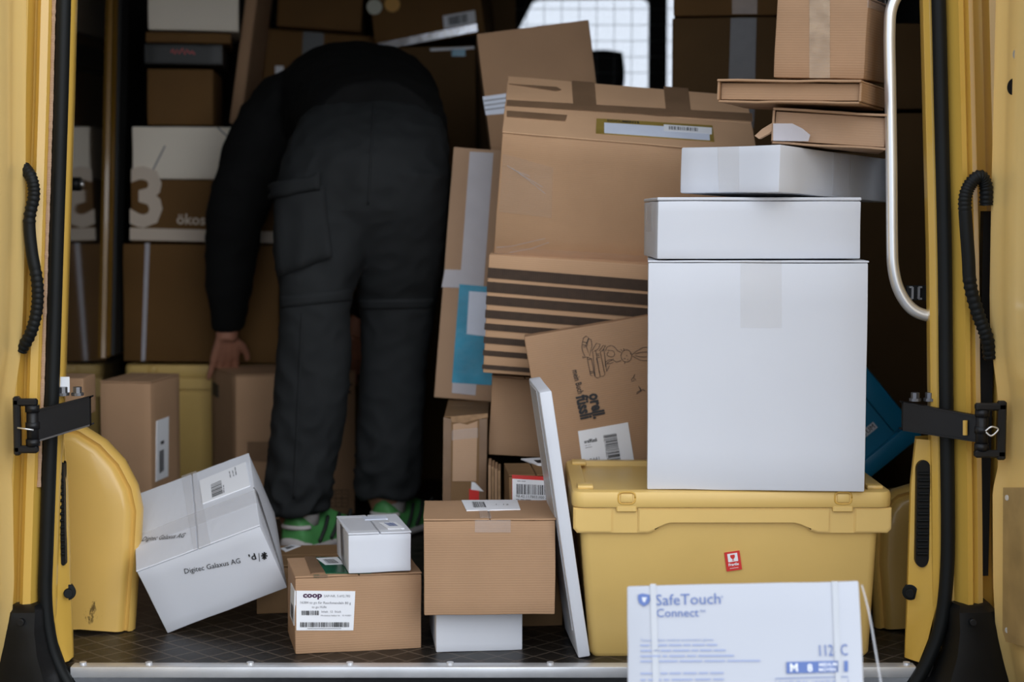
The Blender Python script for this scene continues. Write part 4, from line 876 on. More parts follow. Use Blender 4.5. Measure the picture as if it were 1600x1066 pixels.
# dark strip added as the shade in the gap between right pillar and door
box('gap_shade', gx(1531, 600), gx(1551, 600), 0.0, 0.02, gz(900), gz(330), 'rubber', wall_right)


def check_arm(parent, a, b, ha, hb, knuckle, br, sgn):
    """door check: flat channel arm, hinge knuckle and bracket, bolts on the pillar end"""
    A, Bp = a, b
    th = Vector((0, 0.012, 0))
    arm = loft_bm([[A + Vector((0, 0, ha)), A - Vector((0, 0, ha)), A - Vector((0, 0, ha)) + th, A + Vector((0, 0, ha)) + th],
                   [Bp + Vector((0, 0, hb)), Bp - Vector((0, 0, hb)), Bp - Vector((0, 0, hb)) + th, Bp + Vector((0, 0, hb)) + th]])
    o = autosmooth(link('check_arm', mesh(arm), 'black_metal', parent))
    for s_ in (1, -1):      # channel flanges
        f = loft_bm([[A + Vector((0, -0.001, s_ * ha)), A + Vector((0, 0.03, s_ * ha)), A + Vector((0, 0.03, s_ * (ha - 0.003))), A + Vector((0, -0.001, s_ * (ha - 0.003)))],
                     [Bp + Vector((0, -0.004, s_ * hb)), Bp + Vector((0, 0.02, s_ * hb)), Bp + Vector((0, 0.02, s_ * (hb - 0.003))), Bp + Vector((0, -0.004, s_ * (hb - 0.003)))]])
        link('flange', mesh(f), 'steel_dark' if s_ < 0 and sgn > 0 else 'black_metal', o)
    K = knuckle
    bm = cyl_bm(K, (0, 0, 1), 0.0105, 0.072)
    for dz in (-0.03, 0, 0.03):
        cyl_bm(K + Vector((0, 0, dz)), (0, 0, 1), 0.0125, 0.012, bm=bm)
    link('knuckle', mesh(bm), 'black_metal', o, smooth=True)
    bm = bmesh.new()
    x0, x1 = br
    y = K.y - 0.004
    zt, zb = K.z + 0.052, K.z - 0.052
    w = (x1 - x0)
    for q in ((x0, x0 + w * 0.28, zb, zt), (x0, x1, zt - 0.017, zt - 0.004), (x0, x1, zb + 0.004, zb + 0.017)):
        box_bm(min(q[0], q[1]), max(q[0], q[1]), y - 0.008, y + 0.008, q[2], q[3], 0.003, 1, bm)
    link('bracket', mesh(bm), 'black_metal', o)
    pts = smooth_path([K + Vector((-sgn * 0.002, -0.016, 0.0)), K + Vector((-sgn * 0.012, -0.018, 0.008)), K + Vector((-sgn * 0.024, -0.016, 0.003)), K + Vector((-sgn * 0.012, -0.018, -0.008)), K + Vector((-sgn * 0.003, -0.016, -0.002))], 6) if sgn < 0 else [K + Vector((-0.022, -0.016, -0.002)), K + Vector((0.006, -0.016, -0.006))]
    link('clip_wire', mesh(tube_bm(pts, 0.0016, 6)), 'chrome', o, smooth=True)
    for dx in (0.0, 0.026):
        bm = cyl_bm(A + Vector((-sgn * (0.025 + dx), 0.015, ha + 0.008)), (0, 0, 1), 0.008, 0.016, 8)
        cyl_bm(A + Vector((-sgn * (0.025 + dx), 0.015, ha + 0.003)), (0, 0, 1), 0.011, 0.005, 12, bm)
        link('bolt', mesh(bm), 'steel_dark', o)
    return o


ca = check_arm(d1, dpt(140, 643, -0.02), dpt(60, 665, -0.09), 0.0265, 0.0285, dpt(51, 665, -0.09), (dpt(23, 665, -0.09).x, dpt(60, 665, -0.09).x), 1)
link('paper_tag', mesh(box_bm(-0.009, 0.009, -0.0005, 0.0005, -0.014, 0.014)), 'paper', ca).location = dpt(101, 601, 0.0)
cb = check_arm(d2, dpt(1411, 651, 0.0), dpt(1531, 671, -0.09), 0.026, 0.0235, dpt(1534, 672, -0.09), (dpt(1570, 672, -0.09).x, dpt(1522, 672, -0.09).x), -1)
sa, sb_ = dpt(1508, 657, -0.078), dpt(1508, 680, -0.078)
link('slot', mesh(tube_bm([sa, sb_], 0.0042, 10)), 'yellow_paint', cb)

# ------------------------------------------------------------------ wheel arches
AL = [(60, 664), (95, 662), (125, 668), (160, 690), (190, 722), (211, 762), (219, 800), (216, 860), (211, 920), (206, 978)]
AR = [(1480, 752), (1440, 756), (1400, 768), (1376, 790), (1364, 826), (1362, 880), (1366, 930), (1370, 985)]


def arch(parent, O, y0, sgn, xout, shrink, m):
    pts = [dpt(u, v, y0) for u, v in O]
    P2 = [Vector((p.x, p.z)) for p in pts]
    P2[-1].y = 0.001
    c = Vector((xout, 0.02))

    def inset(q):
        out = []
        for i, p in enumerate(P2):
            a, b = P2[max(i - 1, 0)], P2[min(i + 1, len(P2) - 1)]
            t = (b - a).normalized()
            nrm = Vector((-t.y, t.x)) * (1 if sgn < 0 else 1)
            if nrm.dot(c - p) < 0:
                nrm = -nrm
            out.append(p + nrm * q)
        return out
    rings = []
    for q, y in ((shrink, y0 + 0.62), (shrink * 0.35, y0 + 0.20), (0.004, y0 + 0.05), (0.0, y0 + 0.03), (0.003, y0 + 0.012), (0.009, y0 + 0.006), (0.013, y0 + 0.010), (0.017, y0 + 0.011), (0.020, y0 + 0.002),
                 (0.026, y0 - 0.004), (0.032, y0 - 0.006), (0.06, y0 - 0.008), (0.10, y0 - 0.009)):
        I = inset(q)
        ring = [(p.x, y, max(p.y, 0.001)) for p in I]
        ring += [(xout, y, max(0.001, I[0].y * 1.0)), ]
        rings.append([(xout, y, max(0.001, I[0].y))] + ring[:-1])
    bm = loft_bm(rings, cap=False, closed_ring=False)
    bm.faces.new([v for v in bm.verts][-len(rings[0]):] + [bm.verts.new((xout, y0 - 0.009, 0.001))])
    return autosmooth(link('wheel_arch', mesh(bm), m, parent), 60)


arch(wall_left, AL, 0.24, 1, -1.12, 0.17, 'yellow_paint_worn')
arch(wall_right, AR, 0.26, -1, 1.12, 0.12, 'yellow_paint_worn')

# fittings on the inner walls: rib, black strip added as gap shade, fasteners, grab rail
P = [(-1.12, 1.66), (-1.110, 1.665), (-1.108, 1.69), (-1.114, 1.70), (-1.108, 1.71), (-1.110, 1.735), (-1.12, 1.74)]
rings = [[(x, y - 0.13 * (1.216 - zz) / 0.79, zz) for x, y in P] for zz in (0.42, 0.7, 1.0, 1.3, ZC)]
rings = [[(x, y + 0.13, z) for x, y, z in r] for r in rings]
autosmooth(link('wall_rib', mesh(loft_bm(rings)), 'yellow_paint_shaded', wall_left), 30)
rings = [[(-1.12, 1.775 + s_, zz), (-1.105, 1.78 + s_, zz), (-1.102, 1.86 + s_, zz), (-1.12, 1.87 + s_, zz)] for zz, s_ in ((0.42, -0.03), (0.8, 0.03), (1.216, 0.1), (ZC, 0.2))]
link('shade_strip', mesh(loft_bm(rings)), 'dark_lining', wall_left)  # black strip standing in for the shade between rib and pile
bm = cyl_bm((-1.105, 1.36, 0.90), (1, 0, 0), 0.018, 0.03)
fa = link('fastener', mesh(bm), 'black_plastic', wall_left, smooth=True)
link('rivet', mesh(cyl_bm((-1.088, 1.36, 0.90), (1, 0, 0), 0.007, 0.01)), 'chrome', fa, smooth=True)
bm = bmesh.new()
fc_y = 0.155
cp = dpt(1431, 458, fc_y)
ux, vz = cp.x, cp.z
for s_ in (-1, 1):
    cxx = ux + s_ * 0.006
    box_bm(cxx - 0.0018, cxx + 0.0018, fc_y, fc_y + 0.006, vz - 0.011, vz + 0.011, bm=bm)
    for q in (-1, 1):
        xa, xb = sorted((cxx, cxx + s_ * 0.006))
        box_bm(xa, xb, fc_y, fc_y + 0.006, vz + q * 0.011 - 0.0016, vz + q * 0.011 + 0.0016, bm=bm)
link('clip', mesh(bm), 'aluminium', wall_right)
box('clip_plate', ux - 0.016, ux + 0.05, 0.161, 0.17, vz - 0.014, vz + 0.014, 'dark_lining', wall_right)
yr = 0.0
gp = [dpt(u, v, yr + 0.03) for u, v in ((1470, -40), (1440, -38), (1412, -20), (1394, 10), (1390, 50), (1391, 130), (1393, 260), (1394, 380), (1396, 420), (1404, 452), (1420, 478), (1440, 491), (1470, 496))]
link('grab_rail', mesh(tube_bm(smooth_path(gp, 8), 0.0108, 16)), 'chrome', wall_right, smooth=True)


# ------------------------------------------------------------------ cartons
BY = {}
for i, b in enumerate(BOXES):
    BY[b['id']] = carton(b, i)


# ------------------------------------------------------------------ crates
def crate(name, label, x0, x1, xb0, xb1, yf, yb, z0, zt, m, lugs=True):
    """lidded tote: tapered body, profiled rim band, lid with raised border, latch tabs and buttons"""
    cx, cy = (x0 + x1) / 2, (yf + yb) / 2
    root = bpy.data.objects.new(name, None)
    COL.objects.link(root)
    root.location = (cx, cy, z0)
    root['label'] = label
    root['category'] = 'crate'
    W_, H_ = x1 - x0, zt - z0
    k = W_ / 0.5886            # proportion against the nearer crate
    X = lambda u: -W_ / 2 + (u - 893) / 503 * W_
    Z = lambda v: H_ - (v - 768) * H_ / 264
    yF, yK = yf - cy, yb - cy
    t = 0.012

    def rr(hw0, hw1, y0, y1, z, r):
        pts = []
        for (sx_, sy_, a0) in ((1, 1, 0), (-1, 1, 90), (-1, -1, 180), (1, -1, 270)):
            px_, py_ = (hw1 if sx_ > 0 else hw0) - sx_ * r, (y1 if sy_ > 0 else y0) - sy_ * r
            for a in (0, 30, 60, 90):
                an = math.radians(a0 + a)
                pts.append((px_ + r * math.cos(an), py_ + r * math.sin(an), z))
        return pts
    bl, br_ = xb0 - cx, xb1 - cx
    tl, tr = X(906), X(1377)
    rings = [rr(bl + 0.006, br_ - 0.006, yF + 0.018 + 0.012, yK - 0.03, 0.0, 0.012), rr(bl, br_, yF + 0.012 + 0.012, yK - 0.024, 0.008, 0.016),
             rr(tl, tr, yF + t, yK - t, Z(815), 0.016)]
    autosmooth(link('body', mesh(loft_bm(rings)), m, root), 40)
    # rim band: stepped profile, with the latch channels left as lower ground between blocks
    def prof(lo):
        return [(X(896), Z(794)), (X(896), Z(826)), (X(902), Z(833)), (X(1014), Z(833)), (X(1024), Z(829)), (X(1038), Z(818)), (X(1048), Z(815)), (X(1242), Z(815)), (X(1252), Z(818)),
                (X(1268), Z(829)), (X(1278), Z(833)), (X(1388), Z(833)), (X(1394), Z(827)), (X(1394), Z(794))]
    pr = prof(0)
    sh = lambda P, q: [(x * (1 - q), z + (q * 0.2 if z < Z(800) else 0)) for x, z in P]
    bm = loft_bm([[(x, yF + 0.004, z) for x, z in pr], [(x, yK - 0.004, z) for x, z in pr]])
    link('rim_band', mesh(bm), m, root)
    bk = []
    for u0, u1 in ((897, 957), (997, 1297), (1336, 1393)):
        bm = bmesh.new()
        poly = [(X(max(u0, min(u1, 893 + (p[0] + W_ / 2) / W_ * 503))), p[1]) for p in pr]
        # clip the profile to this block
        q = []
        for p in poly:
            if not q or (abs(p[0] - q[-1][0]) + abs(p[1] - q[-1][1])) > 1e-5:
                q.append(p)
        lo = [p for p in q if p[1] < Z(795)]
        if u0 < 900:
            q = [(X(897), Z(794.5)), (X(897), Z(825)), (X(903), Z(832)), (X(957), Z(832)), (X(957), Z(794.5))]
        elif u0 > 1300:
            q = [(X(1336), Z(794.5)), (X(1336), Z(832)), (X(1387), Z(832)), (X(1393), Z(825)), (X(1393), Z(794.5))]
        else:
            q = [(X(997), Z(794.5)), (X(997), Z(832)), (X(1014), Z(832)), (X(1024), Z(828)), (X(1038), Z(817)), (X(1048), Z(814.5)), (X(1242), Z(814.5)), (X(1252), Z(817)), (X(1268), Z(828)), (X(1278), Z(832)), (X(1297), Z(832)), (X(1297), Z(794.5))]
        prism_bm(q, yF, yF + 0.01, bm)
        bmesh.ops.bevel(bm, geom=[e for e in bm.edges if all(v.co.y < yF + 0.001 for v in e.verts)], offset=0.0022, segments=2, affect='EDGES')
        autosmooth(link('rim_block', mesh(bm), m, root), 45)
    # lid
    rings = [rr(X(895), X(1394), yF - 0.001, yK, Z(793), 0.022), rr(X(893.5), X(1395.5), yF - 0.003, yK + 0.002, Z(790), 0.024), rr(X(893.5), X(1395.5), yF - 0.003, yK + 0.002, Z(774), 0.024),
             rr(X(895.5), X(1393.5), yF - 0.0005, yK, Z(769.5), 0.022), rr(X(900), X(1389), yF + 0.005, yK - 0.004, Z(768), 0.02), rr(X(918), X(1371), yF + 0.022, yK - 0.022, Z(768), 0.012),
             rr(X(921), X(1368), yF + 0.026, yK - 0.026, Z(776), 0.010)]
    lid = autosmooth(link('lid', mesh(loft_bm(rings)), m, root), 40)
    for u in (979, 1317):
        bm = box_bm(X(u - 16), X(u + 16), yF - 0.003, yF + 0.008, Z(800), Z(790), 0.002, 1)
        link('latch_tab', mesh(bm), m, lid)
        pts = []
        for i in range(25):
            a = 2 * math.pi * i / 24
            ca_, sa_ = math.cos(a), math.sin(a)
            pts.append(Vector((X(u) + (abs(ca_) ** 0.6) * (1 if ca_ > 0 else -1) * 0.0155 * k, yF - 0.003, Z(778) + (abs(sa_) ** 0.6) * (1 if sa_ > 0 else -1) * 0.0112 * k)))
        link('latch_button', mesh(tube_bm(pts, 0.0016, 6)), 'yellow_plastic_shade' if 'yellow_plastic_shade' in MATS else m, lid, smooth=True)
        bm = box_bm(X(u - 10), X(u + 10), yF - 0.006, yF + 0.002, Z(785), Z(771), 0.003, 2)
        autosmooth(link('latch_button', mesh(bm), m, lid))
    for sx_ in (-1, 1):
        for yy in ((yF + 0.03, yK - 0.07) if lugs else ()):
            xa, xb = sorted((sx_ * (W_ / 2 - 0.012), sx_ * (W_ / 2 - 0.042)))
            bm = box_bm(xa, xb, yy, yy + 0.04, Z(770), Z(763), 0.003, 2)
            autosmooth(link('stacking_lug', mesh(bm), m, lid))
    return root, X, Z, yF


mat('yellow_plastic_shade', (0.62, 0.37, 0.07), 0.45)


def dz0(u, v, y):
    return dpt(u, v, y)


yF0 = 0.04
crx0, crx1 = dpt(893, 780, yF0).x, dpt(1396, 780, yF0).x
czt = dpt(1100, 768, yF0).z
cr, cX, cZ, cyF = crate('yellow_crate', 'yellow plastic lidded crate with a red fragile sticker, beneath the biggest white carton',
                        crx0, crx1, dpt(921, 1028, 0.06).x, dpt(1360, 1028, 0.06).x, yF0, 0.435, 0.0, czt, 'yellow_plastic')
# sticker on the crate front
fcs = Face('F', (0, 0, 0))
yb_ = lambda z_: cyF + 0.020 - 0.009 * z_ / czt
sx0, sz0 = dpt(1145, 876, 0.058).x - cr.location.x, dpt(1145, 876, 0.058).z
a_ = math.radians(8.5)


def st(u, v):
    return (sx0 + (u * math.cos(a_) - v * math.sin(a_)), sz0 + (u * math.sin(a_) + v * math.cos(a_)))


fcs.o = Vector((0, yb_(sz0) - 0.0012, 0))
w_, h_ = 0.0142, 0.0178
sk = link('fragile_sticker', mesh(plate_bm(fcs, [st(-w_, -h_), st(w_, -h_), st(w_, h_), st(-w_, h_)], -0.004, 0.001)), 'red', cr, label='red fragile sticker with wine glass symbol')
link('symbol_field', mesh(plate_bm(fcs, [st(-0.0092, -0.001), st(0.0092, -0.001), st(0.0092, 0.0145), st(-0.0092, 0.0145)], 0, 0.0015)), 'paper', sk)
gl = [(-0.004, 0.012), (0.004, 0.012), (0.0042, 0.008), (0.0025, 0.005), (0.0007, 0.0042), (0.0007, 0.0015), (0.003, 0.0008), (-0.003, 0.0008), (-0.0007, 0.0015), (-0.0007, 0.0042), (-0.0025, 0.005), (-0.0042, 0.008)]
link('glass_symbol', mesh(plate_bm(fcs, [st(*p) for p in gl], 0, 0.002)), 'red', sk)
link('lettering', text_on(fcs, 'Fragile', st(-0.0095, -0.0085), st(0.0095, -0.0085), {'bold': 0.03}, 0.0015), 'paper', sk)
link('line', mesh(plate_bm(fcs, [st(-0.008, -0.0135), st(0.008, -0.0135), st(0.008, -0.0128), st(-0.008, -0.0128)], 0, 0.0015)), 'paper', sk)

crate('yellow_crate', 'dim yellow plastic crate carrying the tall pile of cartons at the glossy wall', -1.09, -0.60, -1.07, -0.62, 1.80, 2.22, 0.0, 0.388, 'yellow_plastic', lugs=False)

# blue crate tipped on edge behind the white cartons
bc = bpy.data.objects.new('blue_crate', None)
COL.objects.link(bc)
bc['label'] = 'blue plastic crate tipped on edge between the biggest white carton and the door pillar'
bc['category'] = 'crate'
an = math.radians(39.8)
yq = 0.60
cr_c = dpt(1443, 681, yq)
wB, hB, dB = 0.53, 0.26, 0.30
bc.matrix_world = Matrix.Translation(cr_c) @ Euler((0, -an, 0)).to_matrix().to_4x4() @ Matrix.Translation((-wB / 2, 0, 0))
bm = box_bm(-wB / 2 + 0.018, wB / 2 - 0.018, 0.012, dB - 0.012, 0.004, hB, 0.006, 2)
link('body', mesh(bm), 'blue_plastic', bc)
bm = bmesh.new()
box_bm(-wB / 2, wB / 2, 0.0, dB, 0.0, 0.040, 0.008, 2, bm)
autosmooth(link('base_rim', mesh(bm), 'blue_plastic', bc))
for sx_ in (-1, 1):
    xa, xb = sorted((sx_ * wB / 2, sx_ * (wB / 2 - 0.045)))
    autosmooth(link('corner_post', mesh(box_bm(xa, xb, 0.002, dB - 0.002, 0.044, hB, 0.007, 2)), 'blue_plastic', bc))
autosmooth(link('top_rim', mesh(box_bm(-wB / 2 - 0.008, wB / 2 + 0.008, -0.006, dB + 0.006, hB - 0.03, hB, 0.008, 2)), 'blue_plastic', bc))
fb = Face('F', (0, 0, 0))
fb.o = Vector((wB / 2, 0.0115, 0))
lab = link('owner_label', mesh(plate_bm(fb, [(-0.145, 0.075), (-0.064, 0.075), (-0.064, 0.091), (-0.145, 0.091)], -0.001, 0.001)), 'paper', bc)
link('lettering', text_on(fb, 'EIGENTUM', (-0.140, 0.0785), (-0.068, 0.0785), {}, 0.0016), 'ink', lab)

# a little box on the wheel arch behind the check arm
BOXES2 = [
    dict(id='tiny', name='cardboard_box', label='little brown box on top of the yellow wheel arch, behind the door check arm', cat='box', mat='kraft', loc=(-0.925, 0.62, 0.43), rot=(0, 0, 0), dims=(0.07, 0.10, 0.085)),
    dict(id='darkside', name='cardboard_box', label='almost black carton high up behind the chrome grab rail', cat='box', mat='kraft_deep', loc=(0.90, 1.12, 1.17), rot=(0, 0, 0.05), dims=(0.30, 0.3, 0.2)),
    dict(id='g2', name='white_box', label='white carton directly under the glove carton, outside the van', cat='box', mat='white_card', loc=(0.372, -0.60, -0.215), rot=(0, 0, 0), dims=(0.34, 0.30, 0.33), seam='x'),
    dict(id='g3', name='white_box', label='white carton standing on the asphalt behind the van', cat='box', mat='white_card', loc=(0.372, -0.60, -0.515), rot=(0, 0, 0), dims=(0.35, 0.32, 0.268), seam='x'),
    dict(id='g4', name='white_box', label='short white carton on the rear step, propping up the glove carton', cat='box', mat='white_card', loc=(0.40, -0.31, 0.058), rot=(0, 0, 0), dims=(0.26, 0.16, 0.18), seam='x'),
]
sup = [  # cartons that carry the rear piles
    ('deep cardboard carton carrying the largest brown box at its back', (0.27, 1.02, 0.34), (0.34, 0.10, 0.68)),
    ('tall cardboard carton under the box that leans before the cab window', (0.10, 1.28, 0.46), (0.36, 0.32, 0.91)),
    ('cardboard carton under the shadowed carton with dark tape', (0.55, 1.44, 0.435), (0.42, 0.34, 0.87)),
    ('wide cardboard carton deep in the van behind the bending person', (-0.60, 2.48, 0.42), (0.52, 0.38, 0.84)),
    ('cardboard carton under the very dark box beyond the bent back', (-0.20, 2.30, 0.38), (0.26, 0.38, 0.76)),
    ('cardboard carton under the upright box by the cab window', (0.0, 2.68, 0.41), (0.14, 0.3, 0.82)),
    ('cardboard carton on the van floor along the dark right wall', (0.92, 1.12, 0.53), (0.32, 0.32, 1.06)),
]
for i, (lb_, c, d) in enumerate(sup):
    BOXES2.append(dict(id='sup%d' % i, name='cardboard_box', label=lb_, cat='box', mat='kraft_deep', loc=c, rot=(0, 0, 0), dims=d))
for i, b in enumerate(BOXES2):
    carton(b, 60 + i)
# flat folded boards standing beside the red-banded box
fbm = bpy.data.objects.new('folded_boards', None)
COL.objects.link(fbm)
fbm['label'] = 'bundle of folded cardboard sheets standing on edge beside the red banded box'
fbm['category'] = 'cardboard'
p0 = dpt(763, 712, 0.56)
fbm.location = (p0.x, 0.56, 0)
for i in range(4):
    box('sheet', i * 0.0068, i * 0.0068 + 0.0055, 0.002 * (i % 2), 0.10, 0.0, 0.285 - 0.004 * i, 'kraft_edge' if i % 2 else 'kraft', fbm)
# loose plastic strand on the glove carton
gr = BY['glove']
pts = smooth_path([(0.170, -0.10, 0.262), (0.178, -0.105, 0.22), (0.186, -0.11, 0.15), (0.196, -0.11, 0.06), (0.205, -0.11, -0.02)], 6)
link('film_strand', mesh(tube_bm(pts, 0.0022, 6, squash=0.4)), 'film', gr, smooth=True)

# ------------------------------------------------------------------ the person bending over the carton
per = bpy.data.objects.new('person', None)
COL.objects.link(per)
pbase = dpt(540, 855, 1.08)
per.location = (pbase.x, 1.08, 0.0)
per['label'] = 'person in black jacket and dark cargo trousers, bending over with hands on a carton'
per['category'] = 'person'


def wp(u, v, y):
    return dpt(u, v, y) - per.location


def sc_(y):                  # metres per unit of the sight grid at depth y
    return (y + 3.0) / 2610 * 1.0


def ell(c, hw, hd, z_tilt=0.0, n=20, p=2.3):
    """horizontal superellipse ring around c, its far side raised by z_tilt"""
    out = []
    for i in range(n):
        a = 2 * math.pi * i / n
        ca_, sa_ = math.cos(a), math.sin(a)
        x = math.copysign(abs(ca_) ** (2 / p), ca_) * hw
        y = math.copysign(abs(sa_) ** (2 / p), sa_) * hd
        out.append(Vector((c.x + x, c.y + y, c.z + z_tilt * sa_)))
    return out


def limb(path, rads, seg=16, bm=None, squash=1.0):
    return tube_bm(path, rads, seg, bm, squash)


def remesh(bm, vox, name, m, parent, smooth_it=4, keep=None, **kw):
    bmesh.ops.recalc_face_normals(bm, faces=bm.faces)
    me = bpy.data.meshes.new('t')
    bm.to_mesh(me)
    bm.free()
    o = bpy.data.objects.new('t', me)
    COL.objects.link(o)
    md = o.modifiers.new('r', 'REMESH')
    md.mode = 'VOXEL'
    md.voxel_size = vox
    if smooth_it:
        ms = o.modifiers.new('s', 'SMOOTH')
        ms.factor = 0.5
        ms.iterations = smooth_it
    dg = bpy.context.evaluated_depsgraph_get()
    me2 = bpy.data.meshes.new_from_object(o.evaluated_get(dg))
    bpy.data.objects.remove(o)
    if keep:
        keep(me2)
    return link(name, me2, m, parent, smooth=True, **kw)


def span(v, xl, xr, y, hd, tilt=0.0, p=2.3):
    a, b = wp(xl, v, y), wp(xr, v, y)
    return ell((a + b) / 2, (b.x - a.x) / 2, hd, tilt, p=p)


# --- trousers: two legs and the seat, one continuous cloth surface
bm = bmesh.new()
LL = [(270, 440, 600, 1.05, .15), (330, 429, 590, 1.05, .142), (365, 427, 584, 1.035, .13), (400, 428, 572, 1.02, .117), (435, 432, 560, 1.005, .104), (465, 436, 551, 1.0, .092), (500, 437, 547, 1.0, .09),
      (560, 431, 550, 1.01, .09), (620, 428, 546, 1.02, .092), (680, 422, 534, 1.03, .092), (730, 418, 522, 1.03, .09), (770, 414, 518, 1.03, .088), (797, 418, 514, 1.03, .085)]
LR = [(270, 560, 704, 1.055, .15), (330, 560, 703, 1.065, .142), (365, 560, 701, 1.08, .13), (400, 559, 698, 1.10, .118), (435, 558, 692, 1.125, .106), (470, 560, 684, 1.16, .095), (510, 565, 676, 1.17, .09),
      (560, 565, 668, 1.18, .09), (620, 561, 664, 1.19, .09), (700, 555, 660, 1.2, .09), (750, 554, 655, 1.2, .088), (776, 560, 650, 1.2, .085)]
for Lg in (LL, LR):
    loft_bm([span(*r) for r in Lg], bm=bm)
SEAT = [(400, 520, 610, 1.06, .06, 0.0), (365, 480, 655, 1.06, .11, 0.0), (330, 434, 700, 1.055, .142, 0.0), (285, 431, 704, 1.05, .155, 0.0), (245, 440, 703, 1.06, .165, 0.01), (210, 455, 698, 1.09, .165, 0.02), (178, 474, 688, 1.13, .15, 0.03), (152, 498, 668, 1.17, .12, 0.03), (138, 525, 640, 1.20, .07, 0.02)]
loft_bm([span(a, b, c, d, e, t, 2.1) for a, b, c, d, e, t in SEAT], bm=bm)


def wrinkle(me):
    NN = [v.normal.copy() for v in me.vertices]
    for v, nn in zip(me.vertices, NN):
        c = v.co
        n1 = noise.noise(Vector((c.x * 9, c.y * 9, c.z * 7)))
        n2 = noise.noise(Vector((c.x * 16 + c.z * 9, c.y * 14, c.z * 20 - c.x * 10)))
        low = max(0.0, min(1.0, (0.34 - c.z) / 0.25))
        ridge = (1 - abs(n2) * 2)
        v.co += nn * (n1 * 0.004 + (ridge - 0.4) * (0.0035 + 0.011 * low))


trs = remesh(bm, 0.0075, 'trousers', 'trousers', per, 14, wrinkle, label='charcoal cargo trousers')


from mathutils.bvhtree import BVHTree
TBVH = BVHTree.FromPolygons([v.co for v in trs.data.vertices], [tuple(p.vertices) for p in trs.data.polygons])


def shrinkpatch(name, quadpx, y_guess, off, thick, m, parent, nx=10, ny=10, fold=None):
    """cloth patch laid on the trousers: a grid dropped onto the surface from behind, given thickness"""
    bv = TBVH
    g = []
    A, B_, C_, D_ = [Vector((a, b)) for a, b in quadpx]
    for j in range(ny + 1):
        row = []
        for i in range(nx + 1):
            p = A.lerp(B_, i / nx).lerp(D_.lerp(C_, i / nx), j / ny)
            q0 = wp(p.x, p.y, 0.4)
            q1 = wp(p.x, p.y, y_guess + 0.2)
            d = (q1 - q0).normalized()
            h = bv.ray_cast(q0, d)
            if h[0] is None:
                hh = bv.find_nearest(wp(p.x, p.y, y_guess))
                loc, nn = hh[0], hh[1]
            else:
                loc, nn = h[0], h[1]
            e = min(i, nx - i, j, ny - j)
            bul = off + (thick if e > 0 else thick * 0.55)
            if fold:
                bul += fold(i / nx, j / ny)
            row.append(loc + nn * bul)
        g.append(row)
    bm = bmesh.new()
    V = [[bm.verts.new(p) for p in r] for r in g]
    W_ = [[bm.verts.new(p - Vector((0, -1, 0)) * (off + thick + 0.006)) for p in r] for r in g]
    for j in range(ny):
        for i in range(nx):
            bm.faces.new((V[j][i], V[j][i + 1], V[j + 1][i + 1], V[j + 1][i]))
    bd = [(0, i) for i in range(nx + 1)] + [(j, nx) for j in range(1, ny + 1)] + [(ny, i) for i in range(nx - 1, -1, -1)] + [(j, 0) for j in range(ny - 1, 0, -1)]
    for k_ in range(len(bd)):
        a, b = bd[k_], bd[(k_ + 1) % len(bd)]
        bm.faces.new((V[a[0]][a[1]], V[b[0]][b[1]], W_[b[0]][b[1]], W_[a[0]][a[1]]))
    return link(name, mesh(bm), m, parent, smooth=True)


shrinkpatch('cargo_pocket', [(433, 296), (508, 290), (516, 402), (440, 432)], 0.95, 0.004, 0.012, 'trousers', trs, fold=lambda a, b: 0.007 * math.sin(a * 11 + b * 3) * b)
shrinkpatch('pocket_flap', [(432, 290), (505, 270), (502, 296), (432, 312)], 0.95, 0.018, 0.006, 'trousers', trs, 10, 4)
shrinkpatch('knee_seam', [(436, 463), (547, 452), (548, 470), (436, 482)], 0.95, 0.0, 0.0035, 'trousers', trs, 14, 3)
shrinkpatch('knee_seam', [(560, 468), (684, 466), (682, 482), (562, 484)], 1.1, 0.0, 0.0035, 'trousers', trs, 14, 3)
shrinkpatch('side_seam', [(470, 490), (475, 490), (462, 780), (457, 780)], 0.95, 0.0, 0.002, 'trousers', trs, 2, 30)
shrinkpatch('back_seam', [(583, 150), (587, 150), (577, 320), (573, 320)], 0.95, 0.0, 0.002, 'trousers', trs, 2, 24)

# --- jacket: torso curving away over the waist, sleeves hanging
bm = bmesh.new()


def vell(u, v, y, hu, hv, n=24, lean=0.0, p=2.2):
    c = wp(u, v, y)
    s = (y + 3.0) / 2610
    out = []
    for i in range(n):
        a = 2 * math.pi * i / n
        x = math.copysign(abs(math.cos(a)) ** (2 / p), math.cos(a)) * hu * s
        z = math.copysign(abs(math.sin(a)) ** (2 / p), math.sin(a)) * hv * s
        out.append(Vector((c.x + x, c.y + lean * math.sin(a), c.z + z)))
    return out


TOR = [(588, 232, 1.10, 100, 104, -0.02), (588, 226, 1.13, 112, 103, -0.01), (586, 212, 1.17, 115, 97, 0), (580, 200, 1.25, 116, 96, 0), (572, 182, 1.36, 118, 98, 0), (562, 168, 1.48, 124, 101, 0), (552, 166, 1.58, 126, 100, 0.02), (546, 176, 1.66, 112, 88, 0.03), (544, 190, 1.72, 70, 62, 0.03), (544, 200, 1.75, 38, 40, 0.03)]
loft_bm([vell(a, b, c, d, e, lean=l) for a, b, c, d, e, l in TOR], bm=bm)


def sleeve(P, bm):
    path = [wp(a, b, c) for a, b, c, r in P]
    limb(path, [r * (c + 3.0) / 2610 for a, b, c, r in P], 16, bm)


